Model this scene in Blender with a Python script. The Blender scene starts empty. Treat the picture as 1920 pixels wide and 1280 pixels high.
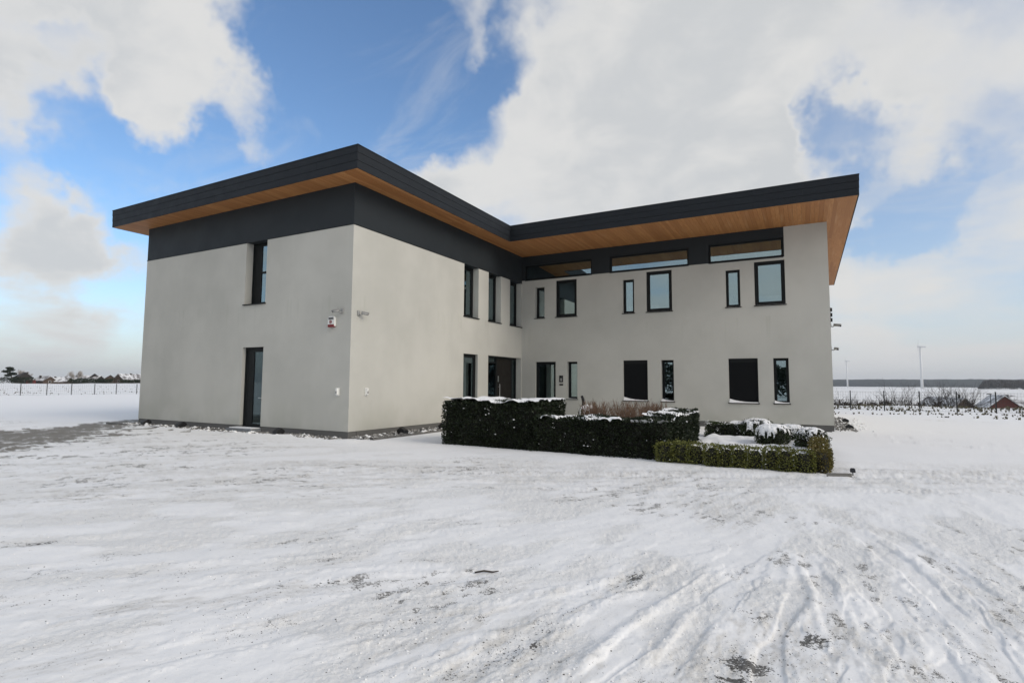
import bpy, bmesh, math, random
import numpy as np
from mathutils import Vector, Matrix

rng = np.random.default_rng(7)
random.seed(7)
R = math.radians
scene = bpy.context.scene
COL = scene.collection

# ------------------------------------------------------------------ camera
CAM = (11.8716, -11.9001, 1.65)
cd = bpy.data.cameras.new("camera")
cam = bpy.data.objects.new("camera", cd)
COL.objects.link(cam)
cr, cu, cw = (0.8801856, 0.4745897, 0.0061603), (0.0310192, -0.0704708, 0.9970314), (-0.473615, 0.8773816, 0.0767488)
cam.matrix_world = Matrix(((cr[0], cu[0], -cw[0], CAM[0]), (cr[1], cu[1], -cw[1], CAM[1]),
                           (cr[2], cu[2], -cw[2], CAM[2]), (0, 0, 0, 1)))
cd.sensor_width = 36.0
cd.lens = 19.13
cd.clip_start = 0.05
cd.clip_end = 20000
scene.camera = cam

# ------------------------------------------------------------------ exposure
scene.view_settings.view_transform = 'Standard'
scene.view_settings.look = 'None'
scene.view_settings.exposure = 0.12
scene.view_settings.gamma = 1.0
scene.view_settings.use_curve_mapping = False
scene.cycles.max_bounces = 8
scene.cycles.diffuse_bounces = 4
scene.cycles.glossy_bounces = 4
scene.cycles.transparent_max_bounces = 12
scene.cycles.volume_bounces = 0

# ------------------------------------------------------------------ sun
SUN_EL, SUN_AZ = 29.0, 96.0            # azimuth clockwise from +Y: the sun stands to the right of the house
sl = bpy.data.lights.new("sun", 'SUN')
sl.energy = 1.7
sl.angle = R(34.0)
sl.color = (1.0, 0.89, 0.75)
sun = bpy.data.objects.new("sun", sl)
COL.objects.link(sun)
sdir = Vector((math.sin(R(SUN_AZ)) * math.cos(R(SUN_EL)), math.cos(R(SUN_AZ)) * math.cos(R(SUN_EL)), math.sin(R(SUN_EL))))
sun.rotation_euler = sdir.to_track_quat('Z', 'Y').to_euler()
sun.location = (30, -10, 30)

# ------------------------------------------------------------------ node helper
class NT:
    def __init__(s, tree):
        s.t = tree; s.n = tree.nodes; s.l = tree.links
    def node(s, kind, **kw):
        n = s.n.new(kind)
        for k, v in kw.items():
            if k == 'ins':
                for i, val in v.items():
                    s.set(n, i, val)
            else:
                setattr(n, k, v)
        return n
    def set(s, n, i, val):
        sock = n.inputs[i]
        if isinstance(val, bpy.types.NodeSocket):
            s.l.new(val, sock)
        else:
            sock.default_value = val
    def math(s, op, a, b=0.0, c=None, clamp=False):
        n = s.node('ShaderNodeMath', operation=op, use_clamp=clamp)
        s.set(n, 0, a); s.set(n, 1, b)
        if c is not None: s.set(n, 2, c)
        return n.outputs[0]
    def vmath(s, op, a, b=(0, 0, 0), out=0):
        n = s.node('ShaderNodeVectorMath', operation=op)
        s.set(n, 0, a); s.set(n, 1, b)
        return n.outputs[out]
    def ramp(s, v, a, b, lo=0.0, hi=1.0, smooth=True):
        n = s.node('ShaderNodeMapRange', interpolation_type='SMOOTHSTEP' if smooth else 'LINEAR')
        s.set(n, 0, v); s.set(n, 1, a); s.set(n, 2, b); s.set(n, 3, lo); s.set(n, 4, hi)
        return n.outputs[0]
    def mix(s, f, a, b, blend='MIX'):
        n = s.node('ShaderNodeMix', data_type='RGBA', blend_type=blend)
        s.set(n, 0, f)
        for i, v in ((6, a), (7, b)):
            if not isinstance(v, bpy.types.NodeSocket) and len(v) == 3: v = (*v, 1)
            s.set(n, i, v)
        return n.outputs[2]
    def noise(s, vec, scale, detail=4, rough=0.55, dist=0.0, out=0):
        n = s.node('ShaderNodeTexNoise')
        if vec is not None: s.set(n, 'Vector', vec)
        s.set(n, 'Scale', scale); s.set(n, 'Detail', detail); s.set(n, 'Roughness', rough); s.set(n, 'Distortion', dist)
        return n.outputs[out]

# ------------------------------------------------------------------ world: blue winter sky with broken cloud
world = bpy.data.worlds.new("World")
scene.world = world
world.use_nodes = True
w = NT(world.node_tree)
w.n.clear()
sky = w.node('ShaderNodeTexSky', sky_type='NISHITA', sun_disc=False)
sky.sun_elevation = R(SUN_EL); sky.sun_rotation = R(SUN_AZ)
sky.air_density = 1.0; sky.dust_density = 0.6; sky.ozone_density = 1.6; sky.altitude = 100
SKY_STRENGTH = 0.10
gen = w.node('ShaderNodeTexCoord').outputs['Generated']
sep = w.node('ShaderNodeSeparateXYZ'); w.set(sep, 0, gen)
dz = sep.outputs[2]
zc = w.math('ADD', w.math('MAXIMUM', dz, 0.0), 0.22)
inv = w.math('DIVIDE', 1.0, zc)
cp = w.node('ShaderNodeVectorMath', operation='SCALE'); w.set(cp, 0, gen); w.set(cp, 3, inv)
cp = cp.outputs[0]
n1 = w.noise(cp, 1.9, 9, 0.49, 0.25)
n2 = w.noise(cp, 0.9, 4, 0.5, 0.2)
n3 = w.noise(cp, 4.2, 6, 0.6, 0.4)
n4 = w.noise(gen, 4.0, 5, 0.55, 0.3)
# cloud banks and gaps: direction, angular radius, weight
BANKS = [
 ((-0.167, 0.829, 0.534), 17, .24), ((-0.276, 0.858, 0.433), 14, .26), ((-0.405, 0.84, 0.36), 9, .24),
 ((-0.036, 0.893, 0.449), 12, .24), ((0.157, 0.871, 0.465), 14, .20), ((0.222, 0.916, 0.335), 8, .20),
 ((-0.12, 0.931, 0.346), 8, .16), ((0.196, 0.951, 0.24), 11, .24), ((0.136, 0.978, 0.12), 12, .16),
 ((-0.791, 0.388, 0.472), 11, .34), ((-0.770, 0.470, 0.430), 8, .34), ((-0.835, 0.380, 0.398), 5.5, .26),
 ((-0.84, 0.27, 0.47), 7, .22), ((-0.895, 0.280, 0.350), 4.5, .40), ((-0.888, 0.385, 0.250), 4.5, .62), ((-0.925, 0.355, 0.135), 5, .36),
 ((-0.925, 0.320, 0.205), 4, .52), ((-0.46, 0.669, 0.584), 3.5, .75), ((-0.622, 0.648, 0.44), 2.8, .60),
 ((-0.54, 0.655, 0.53), 2.0, .16), ((-0.70, 0.61, 0.37), 5.0, .26), ((-0.64, 0.67, 0.38), 3.0, .16),
 ((-0.93, 0.34, 0.13), 5, .20), ((-0.22, 0.94, 0.25), 9, .12), ((-0.55, 0.76, 0.345), 5, .20),
 ((-0.610, 0.60, 0.512), 9, -.50), ((-0.775, 0.485, 0.405), 5.5, .40), ((-0.665, 0.645, 0.375), 4, .14), ((-0.69, 0.56, 0.455), 6, -.34), ((-0.525, 0.66, 0.537), 9, -.46), ((-0.66, 0.62, 0.425), 7, -.34),
 ((-0.868, 0.303, 0.400), 3.6, -.62), ((-0.872, 0.355, 0.33), 3.6, -.48), ((-0.865, 0.42, 0.285), 6, -.55), ((-0.79, 0.52, 0.31), 6, -.40), ((-0.83, 0.46, 0.30), 5, -.20),
 ((0.092, 0.935, 0.345), 4.8, -.66), ((0.130, 0.96, 0.25), 3.4, -.55), ((0.085, 0.912, 0.40), 3.4, -.40),
 ((-0.70, 0.47, 0.535), 6, -.30), ((-0.90, 0.38, 0.19), 3.0, -.22), ((-0.47, 0.755, 0.455), 5, -.40), ((-0.93, 0.34, 0.17), 2.5, -.15),
 ((-0.44, 0.70, 0.555), 6, -.30),
 ((-0.87, 0.43, 0.23), 13, -.26), ((-0.93, 0.30, 0.20), 8, -.16), ((-0.69, 0.64, 0.36), 8, -.14), ((-0.12, -0.95, 0.24), 34, .30), ((0.19, 0.895, 0.405), 11, -.20), ((0.21, 0.965, 0.15), 6, -.40), ((0.18, 0.945, 0.27), 3, -.25), ((0.245, 0.93, 0.28), 4, -.30), ((0.105, 0.972, 0.21), 3, -.3), ((0.75, -0.60, 0.25), 22, .15), ((0.85, 0.45, 0.25), 20, .15), ((-0.7, -0.65, 0.3), 18, .12),
]
wn1 = w.noise(gen, 5.0, 5, 0.6, 0.0, 1)
warp = w.node('ShaderNodeVectorMath', operation='SCALE'); w.set(warp, 0, w.vmath('SUBTRACT', wn1, (0.5, 0.5, 0.5))); w.set(warp, 3, 0.34)
wdir = w.vmath('NORMALIZE', w.vmath('ADD', gen, warp.outputs[0]))
bias = None
for (vx, vy, vz), rad, wt in BANKS:
    v = Vector((vx, vy, vz)).normalized()
    dt = w.vmath('DOT_PRODUCT', wdir, tuple(v), 1)
    term = w.ramp(dt, math.cos(R(rad * 1.35)), math.cos(R(rad * 0.25)), 0.0, wt)
    bias = term if bias is None else w.math('ADD', bias, term)
raw = w.math('ADD', w.math('ADD', w.math('MULTIPLY_ADD', w.math('SUBTRACT', n1, 0.5), 1.45, 0.60), w.math('MULTIPLY', bias, 0.80)), w.math('MULTIPLY', w.math('SUBTRACT', n3, 0.5), 0.26))
den = w.ramp(raw, 0.24, 0.94)
wm_ = w.node('ShaderNodeMapping'); w.set(wm_, 0, cp); w.set(wm_, 'Scale', (1.0, 2.2, 1.0)); w.set(wm_, 'Rotation', (0, 0, 0.6))
veil = w.math('MULTIPLY', w.ramp(w.noise(wm_.outputs[0], 2.6, 7, 0.6, 0.8), 0.47, 0.78), 0.26)
den = w.math('MAXIMUM', den, veil)
core = w.ramp(raw, 0.70, 1.15)
shade = w.math('MULTIPLY', w.math('MULTIPLY_ADD', core, 0.75, 0.1), w.ramp(w.math('MULTIPLY_ADD', n3, 0.45, w.math('MULTIPLY', n4, 0.55)), 0.40, 0.60), clamp=True)
k = 1.0 / SKY_STRENGTH
lit = tuple(c * k for c in (0.70, 0.695, 0.68)); gry = tuple(c * k for c in (0.555, 0.572, 0.585))
ccol = w.mix(shade, lit, gry)
blue = w.mix(1.0, sky.outputs[0], (1.24, 1.45, 1.62), 'MULTIPLY')
hz = w.ramp(dz, -0.02, 0.26, 1.0, 0.0)
hazec = tuple(c * k for c in (0.61, 0.62, 0.645))
sunside = w.ramp(w.vmath('DOT_PRODUCT', gen, (0.97, 0.22, 0.0), 1), -0.35, 0.85, 0.0, 0.40)
base = w.mix(w.math('ADD', w.math('MULTIPLY', hz, 0.50), sunside, clamp=True), blue, hazec)
skyc = w.mix(w.math('MULTIPLY', den, 0.96), base, ccol)
low = w.ramp(dz, 0.0, 0.11, 0.78, 0.0)
skyc = w.mix(low, skyc, hazec)
bg = w.node('ShaderNodeBackground'); w.set(bg, 0, skyc); w.set(bg, 1, SKY_STRENGTH)
wo = w.node('ShaderNodeOutputWorld'); w.l.new(bg.outputs[0], wo.inputs[0])

# ------------------------------------------------------------------ materials
def new_mat(name):
    m = bpy.data.materials.new(name); m.use_nodes = True
    t = NT(m.node_tree); t.n.clear()
    b = t.node('ShaderNodeBsdfPrincipled')
    o = t.node('ShaderNodeOutputMaterial'); t.l.new(b.outputs[0], o.inputs[0])
    t.b = b; t.o = o
    return m, t
def bump(t, h, strength=0.3, dist=0.01):
    n = t.node('ShaderNodeBump'); t.set(n, 'Height', h); t.set(n, 'Strength', strength); t.set(n, 'Distance', dist)
    t.l.new(n.outputs[0], t.b.inputs['Normal'])
def pos(t):
    return t.node('ShaderNodeNewGeometry').outputs['Position']
def plain(name, col, rough=0.5, metal=0.0, var=0.10, scale=6.0, spec=0.4, bumpy=0.0, coat=0.0):
    m, t = new_mat(name)
    tc = t.node('ShaderNodeTexCoord').outputs['Object']
    n = t.noise(tc, scale, 5)
    a = tuple(c * (1 - var) for c in col); b = tuple(min(1, c * (1 + var)) for c in col)
    t.set(t.b, 'Base Color', t.mix(n, a, b))
    t.set(t.b, 'Roughness', t.ramp(n, 0.2, 0.8, rough * 0.85, min(1, rough * 1.15)))
    t.set(t.b, 'Metallic', metal); t.set(t.b, 'Specular IOR Level', spec)
    if bumpy: bump(t, t.noise(tc, scale * 8, 4), bumpy, 0.01)
    return m

def mat_stucco():
    m, t = new_mat("render_stucco")
    p = pos(t)
    big = t.noise(p, 0.35, 5, 0.6)
    st = t.node('ShaderNodeMapping'); t.set(st, 0, p); t.set(st, 'Scale', (1.6, 1.6, 0.22))
    streak = t.noise(st.outputs[0], 1.4, 5, 0.6)
    c = t.mix(t.ramp(big, 0.3, 0.7), (0.455, 0.450, 0.410), (0.54, 0.532, 0.486))
    c = t.mix(t.math('MULTIPLY', t.ramp(streak, 0.5, 0.75), 0.10), c, (0.40, 0.405, 0.35))
    z = t.node('ShaderNodeSeparateXYZ'); t.set(z, 0, p)
    lowz = t.math('MULTIPLY', t.ramp(z.outputs[2], 0.2, 1.6, 1.0, 0.0), t.ramp(t.noise(p, 0.9, 5), 0.38, 0.66))
    c = t.mix(t.math('MULTIPLY', lowz, 0.45), c, (0.385, 0.39, 0.33))
    fine = t.noise(p, 60, 4, 0.6)
    c = t.mix(t.math('MULTIPLY', fine, 0.14), c, (0.40, 0.40, 0.38))
    # algae drips below the first-floor sills
    al = t.math('MULTIPLY', t.ramp(z.outputs[2], 4.3, 2.9, 0.9, 0.0), t.ramp(z.outputs[2], 4.32, 4.25, 0.0, 1.0))
    st2 = t.node('ShaderNodeMapping'); t.set(st2, 0, p); t.set(st2, 'Scale', (5.0, 5.0, 0.30))
    c = t.mix(t.math('MULTIPLY', t.math('MULTIPLY', al, t.ramp(t.noise(st2.outputs[0], 1.2, 4, 0.6), 0.52, 0.78)), 0.42), c, (0.355, 0.365, 0.30))
    t.set(t.b, 'Base Color', c); t.set(t.b, 'Roughness', 0.92); t.set(t.b, 'Specular IOR Level', 0.15)
    h = t.math('ADD', t.math('MULTIPLY', t.noise(p, 170, 3, 0.7), 0.6), t.math('MULTIPLY', t.noise(p, 3.0, 3), 1.5))
    bump(t, h, 0.35, 0.004)
    return m
M = {}
M['stucco'] = mat_stucco()
M['plinth'] = plain("plinth_grey", (0.115, 0.113, 0.108), 0.85, var=0.25, scale=3, bumpy=0.2)
M['band'] = plain("anthracite_cladding", (0.019, 0.024, 0.028), 0.6, var=0.12, scale=1.2, spec=0.25)
M['fascia'] = plain("anthracite_fascia_board", (0.014, 0.017, 0.021), 0.62, var=0.25, scale=2.5, spec=0.22)
M['frame'] = plain("anthracite_window_frame", (0.009, 0.0105, 0.011), 0.5, var=0.1, scale=4, spec=0.16)
M['shutter'] = plain("black_roller_shutter", (0.007, 0.008, 0.009), 0.65, var=0.15, scale=5, spec=0.10)
M['steel'] = plain("brushed_steel", (0.60, 0.60, 0.58), 0.32, metal=1.0, var=0.08)
M['galv'] = plain("galvanised_edging", (0.16, 0.155, 0.145), 0.6, metal=0.4, var=0.3)
M['white'] = plain("white_plastic", (0.74, 0.74, 0.71), 0.5, var=0.05)
M['lightgrey'] = plain("grey_plastic", (0.30, 0.30, 0.29), 0.5, var=0.06)
M['red'] = plain("red_plastic", (0.17, 0.008, 0.010), 0.4, var=0.1)
M['black'] = plain("black_plastic", (0.010, 0.010, 0.011), 0.5, var=0.15)
M['lens'] = plain("black_glass_lens", (0.006, 0.006, 0.007), 0.08, var=0.05, spec=0.6)
M['roofing'] = plain("grey_roof_membrane", (0.09, 0.09, 0.095), 0.85, var=0.2)
M['interior'] = plain("interior_plaster", (0.30, 0.29, 0.27), 0.9, var=0.05)
M['floor'] = plain("interior_floor", (0.12, 0.11, 0.10), 0.7, var=0.2)
M['step'] = plain("bluestone_step", (0.17, 0.18, 0.19), 0.75, var=0.2, bumpy=0.2)
M['doorleaf'] = plain("dark_bronze_door", (0.014, 0.012, 0.010), 0.55, var=0.15, spec=0.2)
M['post'] = plain("dark_fence_steel", (0.022, 0.024, 0.024), 0.6, var=0.15)
M['wire'] = plain("grey_fence_wire", (0.05, 0.055, 0.055), 0.6, var=0.2)
M['turbine'] = plain("white_turbine_paint", (0.72, 0.73, 0.74), 0.5, var=0.03)

def mat_wood():
    m, t = new_mat("larch_soffit_wood")
    oi = t.node('ShaderNodeObjectInfo').outputs['Random']
    p = pos(t)
    off = t.node('ShaderNodeCombineXYZ'); t.set(off, 0, t.math('MULTIPLY', oi, 37.0)); t.set(off, 1, t.math('MULTIPLY', oi, 91.0))
    mp = t.node('ShaderNodeMapping'); t.set(mp, 0, t.vmath('ADD', p, off.outputs[0])); t.set(mp, 'Scale', (14.0, 0.9, 14.0))
    g = t.noise(mp.outputs[0], 2.2, 6, 0.6, 0.6)
    g2 = t.noise(mp.outputs[0], 0.5, 3, 0.5)
    c = t.mix(t.ramp(g, 0.3, 0.72), (0.37, 0.158, 0.052), (0.50, 0.252, 0.096))
    c = t.mix(t.math('MULTIPLY', t.ramp(oi, 0, 1, 0.0, 0.95, False), 1.0), c, (0.32, 0.136, 0.046))
    c = t.mix(t.math('MULTIPLY', t.ramp(g2, 0.55, 0.75), 0.35), c, (0.52, 0.32, 0.16))
    t.set(t.b, 'Base Color', c); t.set(t.b, 'Roughness', 0.62); t.set(t.b, 'Specular IOR Level', 0.25)
    bump(t, g, 0.25, 0.003)
    return m
M['wood'] = mat_wood()

def mat_glass(name="coated_window_glass", refl=0.35):
    m, t = new_mat(name)
    gl = t.node('ShaderNodeBsdfGlossy'); t.set(gl, 'Roughness', 0.012); t.set(gl, 'Color', (0.68, 0.86, 0.91, 1))
    tr = t.node('ShaderNodeBsdfTransparent'); t.set(tr, 'Color', (0.55, 0.57, 0.56, 1))
    fr = t.node('ShaderNodeFresnel'); t.set(fr, 0, 1.45)
    wv = t.noise(pos(t), 0.7, 2)
    bn = t.node('ShaderNodeBump'); t.set(bn, 'Height', wv); t.set(bn, 'Strength', 0.12); t.set(bn, 'Distance', 0.02)
    t.l.new(bn.outputs[0], gl.inputs['Normal'])
    f = t.math('ADD', t.math('MULTIPLY', fr.outputs[0], 0.99 - refl), refl, clamp=True)
    mx = t.node('ShaderNodeMixShader'); t.set(mx, 0, f); t.l.new(tr.outputs[0], mx.inputs[1]); t.l.new(gl.outputs[0], mx.inputs[2])
    t.l.new(mx.outputs[0], t.o.inputs[0])
    return m
M['glass'] = mat_glass()
M['glass_dark'] = mat_glass("dark_door_glass", 0.10)

def mat_snow(name="fresh_snow", rough=0.6):
    m, t = new_mat(name)
    p = pos(t)
    n = t.noise(p, 5, 5)
    t.set(t.b, 'Base Color', t.mix(n, (0.82, 0.825, 0.825), (0.885, 0.885, 0.885)))
    t.set(t.b, 'Roughness', rough); t.set(t.b, 'Specular IOR Level', 0.2)
    bump(t, t.noise(p, 60, 5, 0.65), 0.35, 0.01)
    return m
M['snow'] = mat_snow()

def mat_leaf(name, c1, c2, c3, rough=0.5):
    m, t = new_mat(name)
    ri = t.node('ShaderNodeNewGeometry').outputs['Random Per Island']
    p = pos(t)
    n = t.noise(p, 3.5, 3)
    c = t.mix(ri, c1, c2)
    c = t.mix(t.ramp(n, 0.45, 0.75, 0, 0.7), c, c3)
    t.set(t.b, 'Base Color', c); t.set(t.b, 'Roughness', rough); t.set(t.b, 'Specular IOR Level', 0.25)
    return m
M['yew'] = mat_leaf("yew_foliage", (0.010, 0.016, 0.008), (0.026, 0.036, 0.016), (0.016, 0.022, 0.010))
M['yewcore'] = plain("hedge_inner_twigs", (0.012, 0.012, 0.008), 0.9, var=0.3)
M['box'] = mat_leaf("boxwood_foliage", (0.060, 0.075, 0.018), (0.200, 0.200, 0.048), (0.125, 0.115, 0.032))
M['box_warmlit'] = mat_leaf("warmlit_boxwood_foliage", (0.070, 0.065, 0.016), (0.150, 0.120, 0.028), (0.120, 0.080, 0.022))  # warm sunlight on the right border row, painted into the leaf colour
M['ball'] = mat_leaf("dark_boxwood_foliage", (0.022, 0.034, 0.014), (0.060, 0.078, 0.030), (0.036, 0.044, 0.017))
M['twig'] = mat_leaf("dry_shrub_twigs", (0.10, 0.060, 0.040), (0.21, 0.135, 0.090), (0.14, 0.080, 0.060), 0.8)
M['bark'] = plain("winter_bark", (0.055, 0.045, 0.036), 0.9, var=0.3, scale=3)
M['frost'] = plain("frosted_branches", (0.42, 0.39, 0.36), 0.9, var=0.25, scale=2)
M['pine'] = mat_leaf("pine_needles", (0.012, 0.020, 0.012), (0.028, 0.040, 0.022), (0.020, 0.026, 0.016), 0.7)
M['bush'] = plain("bare_bush_twigs", (0.045, 0.036, 0.030), 0.9, var=0.3, scale=2)
M['wood_far'] = plain("distant_bare_wood", (0.085, 0.078, 0.075), 0.95, var=0.3, scale=0.05, spec=0.0)
M['tuft'] = mat_leaf("winter_grass", (0.06, 0.056, 0.034), (0.17, 0.15, 0.09), (0.09, 0.08, 0.05), 0.85)
M['brick'] = plain("dull_red_brick", (0.10, 0.035, 0.028), 0.9, var=0.25, scale=3)
M['brown'] = plain("brown_brick", (0.075, 0.052, 0.040), 0.9, var=0.25, scale=3)
M['darkbrick'] = plain("dark_brick", (0.035, 0.030, 0.028), 0.9, var=0.25, scale=3)
M['redshed'] = plain("faded_red_panel", (0.13, 0.020, 0.018), 0.8, var=0.2, scale=2)
M['tile'] = plain("dark_roof_tile", (0.05, 0.048, 0.05), 0.8, var=0.25, scale=3)
M['forest'] = plain("distant_forest", (0.030, 0.036, 0.036), 1.0, var=0.35, scale=0.02, spec=0.0)
def mat_dust():
    m, t = new_mat("snow_dusted_roof")
    p = pos(t)
    n = t.noise(p, 0.55, 5, 0.65)
    t.set(t.b, 'Base Color', t.mix(t.ramp(n, 0.40, 0.58), (0.16, 0.15, 0.15), (0.74, 0.745, 0.75))); t.set(t.b, 'Roughness', 0.8)
    return m
M['dust'] = mat_dust()
def mat_stone():
    m, t = new_mat("mixed_pebble_stone")
    ri = t.node('ShaderNodeNewGeometry').outputs['Random Per Island']
    c = t.mix(ri, (0.05, 0.048, 0.045), (0.34, 0.33, 0.31))
    t.set(t.b, 'Base Color', c); t.set(t.b, 'Roughness', 0.85)
    return m
M['stone'] = mat_stone()
def mat_grit():
    m, t = new_mat("dark_road_grit")
    ri = t.node('ShaderNodeNewGeometry').outputs['Random Per Island']
    t.set(t.b, 'Base Color', t.mix(ri, (0.025, 0.024, 0.022), (0.10, 0.095, 0.085))); t.set(t.b, 'Roughness', 0.9)
    return m
M['grit'] = mat_grit()

# ------------------------------------------------------------------ object helpers
def link(name, me, mat=None, parent=None):
    if mat is not None:
        me.materials.clear() if hasattr(me.materials, 'clear') else None
        me.materials.append(M[mat] if isinstance(mat, str) else mat)
    o = bpy.data.objects.new(name, me)
    COL.objects.link(o)
    if parent is not None: o.parent = parent
    return o
def tag(o, label=None, cat=None, group=None, kind=None):
    if label: o['label'] = label
    if cat: o['category'] = cat
    if group: o['group'] = group
    if kind: o['kind'] = kind
    return o
def thing(name, label, cat, loc=(0, 0, 0), rz=0.0, group=None):
    o = bpy.data.objects.new(name, None); COL.objects.link(o)
    o.empty_display_size = 0.2
    o.location = loc; o.rotation_euler = (0, 0, rz)
    return tag(o, label, cat, group)
def npmesh(name, V, F, smooth=False):
    V = np.asarray(V, dtype=np.float32); F = np.asarray(F, dtype=np.int32)
    me = bpy.data.meshes.new(name)
    n, k_ = F.shape
    me.vertices.add(len(V)); me.vertices.foreach_set('co', V.ravel())
    me.loops.add(n * k_); me.loops.foreach_set('vertex_index', F.ravel())
    me.polygons.add(n); me.polygons.foreach_set('loop_start', np.arange(n, dtype=np.int32) * k_)
    me.polygons.foreach_set('loop_total', np.full(n, k_, dtype=np.int32))
    me.polygons.foreach_set('use_smooth', np.full(n, smooth))
    me.update(calc_edges=True)
    return me
class MB:
    """collects simple solids into one mesh"""
    def __init__(s): s.v = []; s.f = []
    def box(s, x0, x1, y0, y1, z0, z1):
        b = len(s.v)
        s.v += [(x0, y0, z0), (x1, y0, z0), (x1, y1, z0), (x0, y1, z0), (x0, y0, z1), (x1, y0, z1), (x1, y1, z1), (x0, y1, z1)]
        s.f += [tuple(b + i for i in q) for q in ((0, 3, 2, 1), (4, 5, 6, 7), (0, 1, 5, 4), (1, 2, 6, 5), (2, 3, 7, 6), (3, 0, 4, 7))]
        return s
    def prism(s, poly, axis, a0, a1):
        """poly: (u,v) ccw pairs; axis 0/1/2 extruded from a0 to a1"""
        b = len(s.v); n = len(poly)
        for a in (a0, a1):
            for (u, v) in poly:
                s.v.append({0: (a, u, v), 1: (u, a, v), 2: (u, v, a)}[axis])
        s.f.append(tuple(b + i for i in range(n))[::-1]); s.f.append(tuple(b + n + i for i in range(n)))
        for i in range(n):
            j = (i + 1) % n
            s.f.append((b + i, b + j, b + n + j, b + n + i))
        return s
    def tube(s, pts, rads, sides=6, cap=True):
        b = len(s.v); n = len(pts)
        pts = [Vector(q) for q in pts]
        for i, q in enumerate(pts):
            d = (pts[min(i + 1, n - 1)] - pts[max(i - 1, 0)]).normalized()
            a = d.orthogonal().normalized() if abs(d.z) > 0.95 else d.cross(Vector((0, 0, 1))).normalized()
            c = d.cross(a)
            r = rads[i] if hasattr(rads, '__len__') else rads
            for j in range(sides):
                t_ = 2 * math.pi * j / sides
                s.v.append(tuple(q + a * (r * math.cos(t_)) + c * (r * math.sin(t_))))
        for i in range(n - 1):
            for j in range(sides):
                k_ = (j + 1) % sides
                s.f.append((b + i * sides + j, b + i * sides + k_, b + (i + 1) * sides + k_, b + (i + 1) * sides + j))
        if cap:
            s.f.append(tuple(b + j for j in range(sides))[::-1])
            s.f.append(tuple(b + (n - 1) * sides + j for j in range(sides)))
        return s
    def mesh(s, name, smooth=False, bevel=0.0):
        me = bpy.data.meshes.new(name)
        me.from_pydata(s.v, [], s.f)
        bm = bmesh.new(); bm.from_mesh(me)
        bmesh.ops.recalc_face_normals(bm, faces=bm.faces)
        if bevel:
            bmesh.ops.bevel(bm, geom=list(bm.edges), offset=bevel, segments=2, affect='EDGES', profile=0.6, clamp_overlap=True)
        bm.to_mesh(me); bm.free()
        if smooth:
            for p_ in me.polygons: p_.use_smooth = True
        return me
    def build(s, name, mat, parent=None, smooth=False, bevel=0.0):
        return link(name, s.mesh(name, smooth, bevel), mat, parent)

# numpy value noise
def _hash(ix, iy, seed):
    h = (ix.astype(np.int64) * 374761393 + iy.astype(np.int64) * 668265263 + seed * 1442695041) & 0xFFFFFFFF
    h = ((h ^ (h >> 13)) * 1274126177) & 0xFFFFFFFF
    h = ((h ^ (h >> 16)) * 2246822519) & 0xFFFFFFFF
    return ((h ^ (h >> 15)) & 0xFFFFFF) / float(0xFFFFFF)
def vnoise(x, y, seed=0):
    ix = np.floor(x); iy = np.floor(y)
    fx = x - ix; fy = y - iy
    ux = fx * fx * fx * (fx * (fx * 6 - 15) + 10); uy = fy * fy * fy * (fy * (fy * 6 - 15) + 10)
    a = _hash(ix, iy, seed); b = _hash(ix + 1, iy, seed); c = _hash(ix, iy + 1, seed); d = _hash(ix + 1, iy + 1, seed)
    return (a * (1 - ux) + b * ux) * (1 - uy) + (c * (1 - ux) + d * ux) * uy
def fbm(x, y, seed=0, octv=4, gain=0.5):
    s = 0; a = 1.0; tot = 0
    for i in range(octv):
        s = s + a * vnoise(x * 2 ** i + 17.3 * i, y * 2 ** i - 9.1 * i, seed + i * 31); tot += a; a *= gain
    return s / tot
def sstep(v, a, b):
    t_ = np.clip((v - a) / (b - a), 0, 1); return t_ * t_ * (3 - 2 * t_)

# ------------------------------------------------------------------ ground: one sheet of snow to the horizon
W_, L_, L2_ = 11.08, 11.07, 12.725
ASPH = np.array([(-4.6, -7.0), (-5.6, -4.9), (-7.0, -2.9), (-8.4, -1.5), (-10.4, -0.85), (-11.35, 2), (-11.4, 14), (-13.5, 14), (-13.6, 1.3),
                 (-13.2, 0), (-12.7, -1.5), (-11.6, -3.1), (-12.2, -5), (-14, -9), (-12, -13), (-7, -9.5)])
def poly_sd(x, y, P):
    d = np.full(x.shape, 1e9); inside = np.zeros(x.shape, bool)
    n = len(P)
    for i in range(n):
        ax, ay = P[i]; bx, by = P[(i + 1) % n]
        ex, ey = bx - ax, by - ay
        t_ = np.clip(((x - ax) * ex + (y - ay) * ey) / (ex * ex + ey * ey), 0, 1)
        d = np.minimum(d, np.hypot(x - ax - t_ * ex, y - ay - t_ * ey))
        cond = ((ay > y) != (by > y)) & (x < (bx - ax) * (y - ay) / (by - ay + 1e-12) + ax)
        inside ^= cond
    return np.where(inside, -d, d)
def line_d(x, y, P):
    d = np.full(x.shape, 1e9); s_ = np.zeros(x.shape); acc = 0.0
    for i in range(len(P) - 1):
        ax, ay = P[i]; bx, by = P[i + 1]
        ex, ey = bx - ax, by - ay; ll = math.hypot(ex, ey)
        t_ = np.clip(((x - ax) * ex + (y - ay) * ey) / (ll * ll), 0, 1)
        dd = np.hypot(x - ax - t_ * ex, y - ay - t_ * ey)
        s_ = np.where(dd < d, acc + t_ * ll, s_); d = np.minimum(d, dd); acc += ll
    return d, s_, acc
def aniso(x, y, ang, across, along, seed, octv=4):
    """noise stretched along a heading (degrees clockwise from +Y)"""
    a = R(ang); dx, dy = math.sin(a), math.cos(a)
    return fbm((x * dy - y * dx) / across, (x * dx + y * dy) / along, seed, octv)
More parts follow.
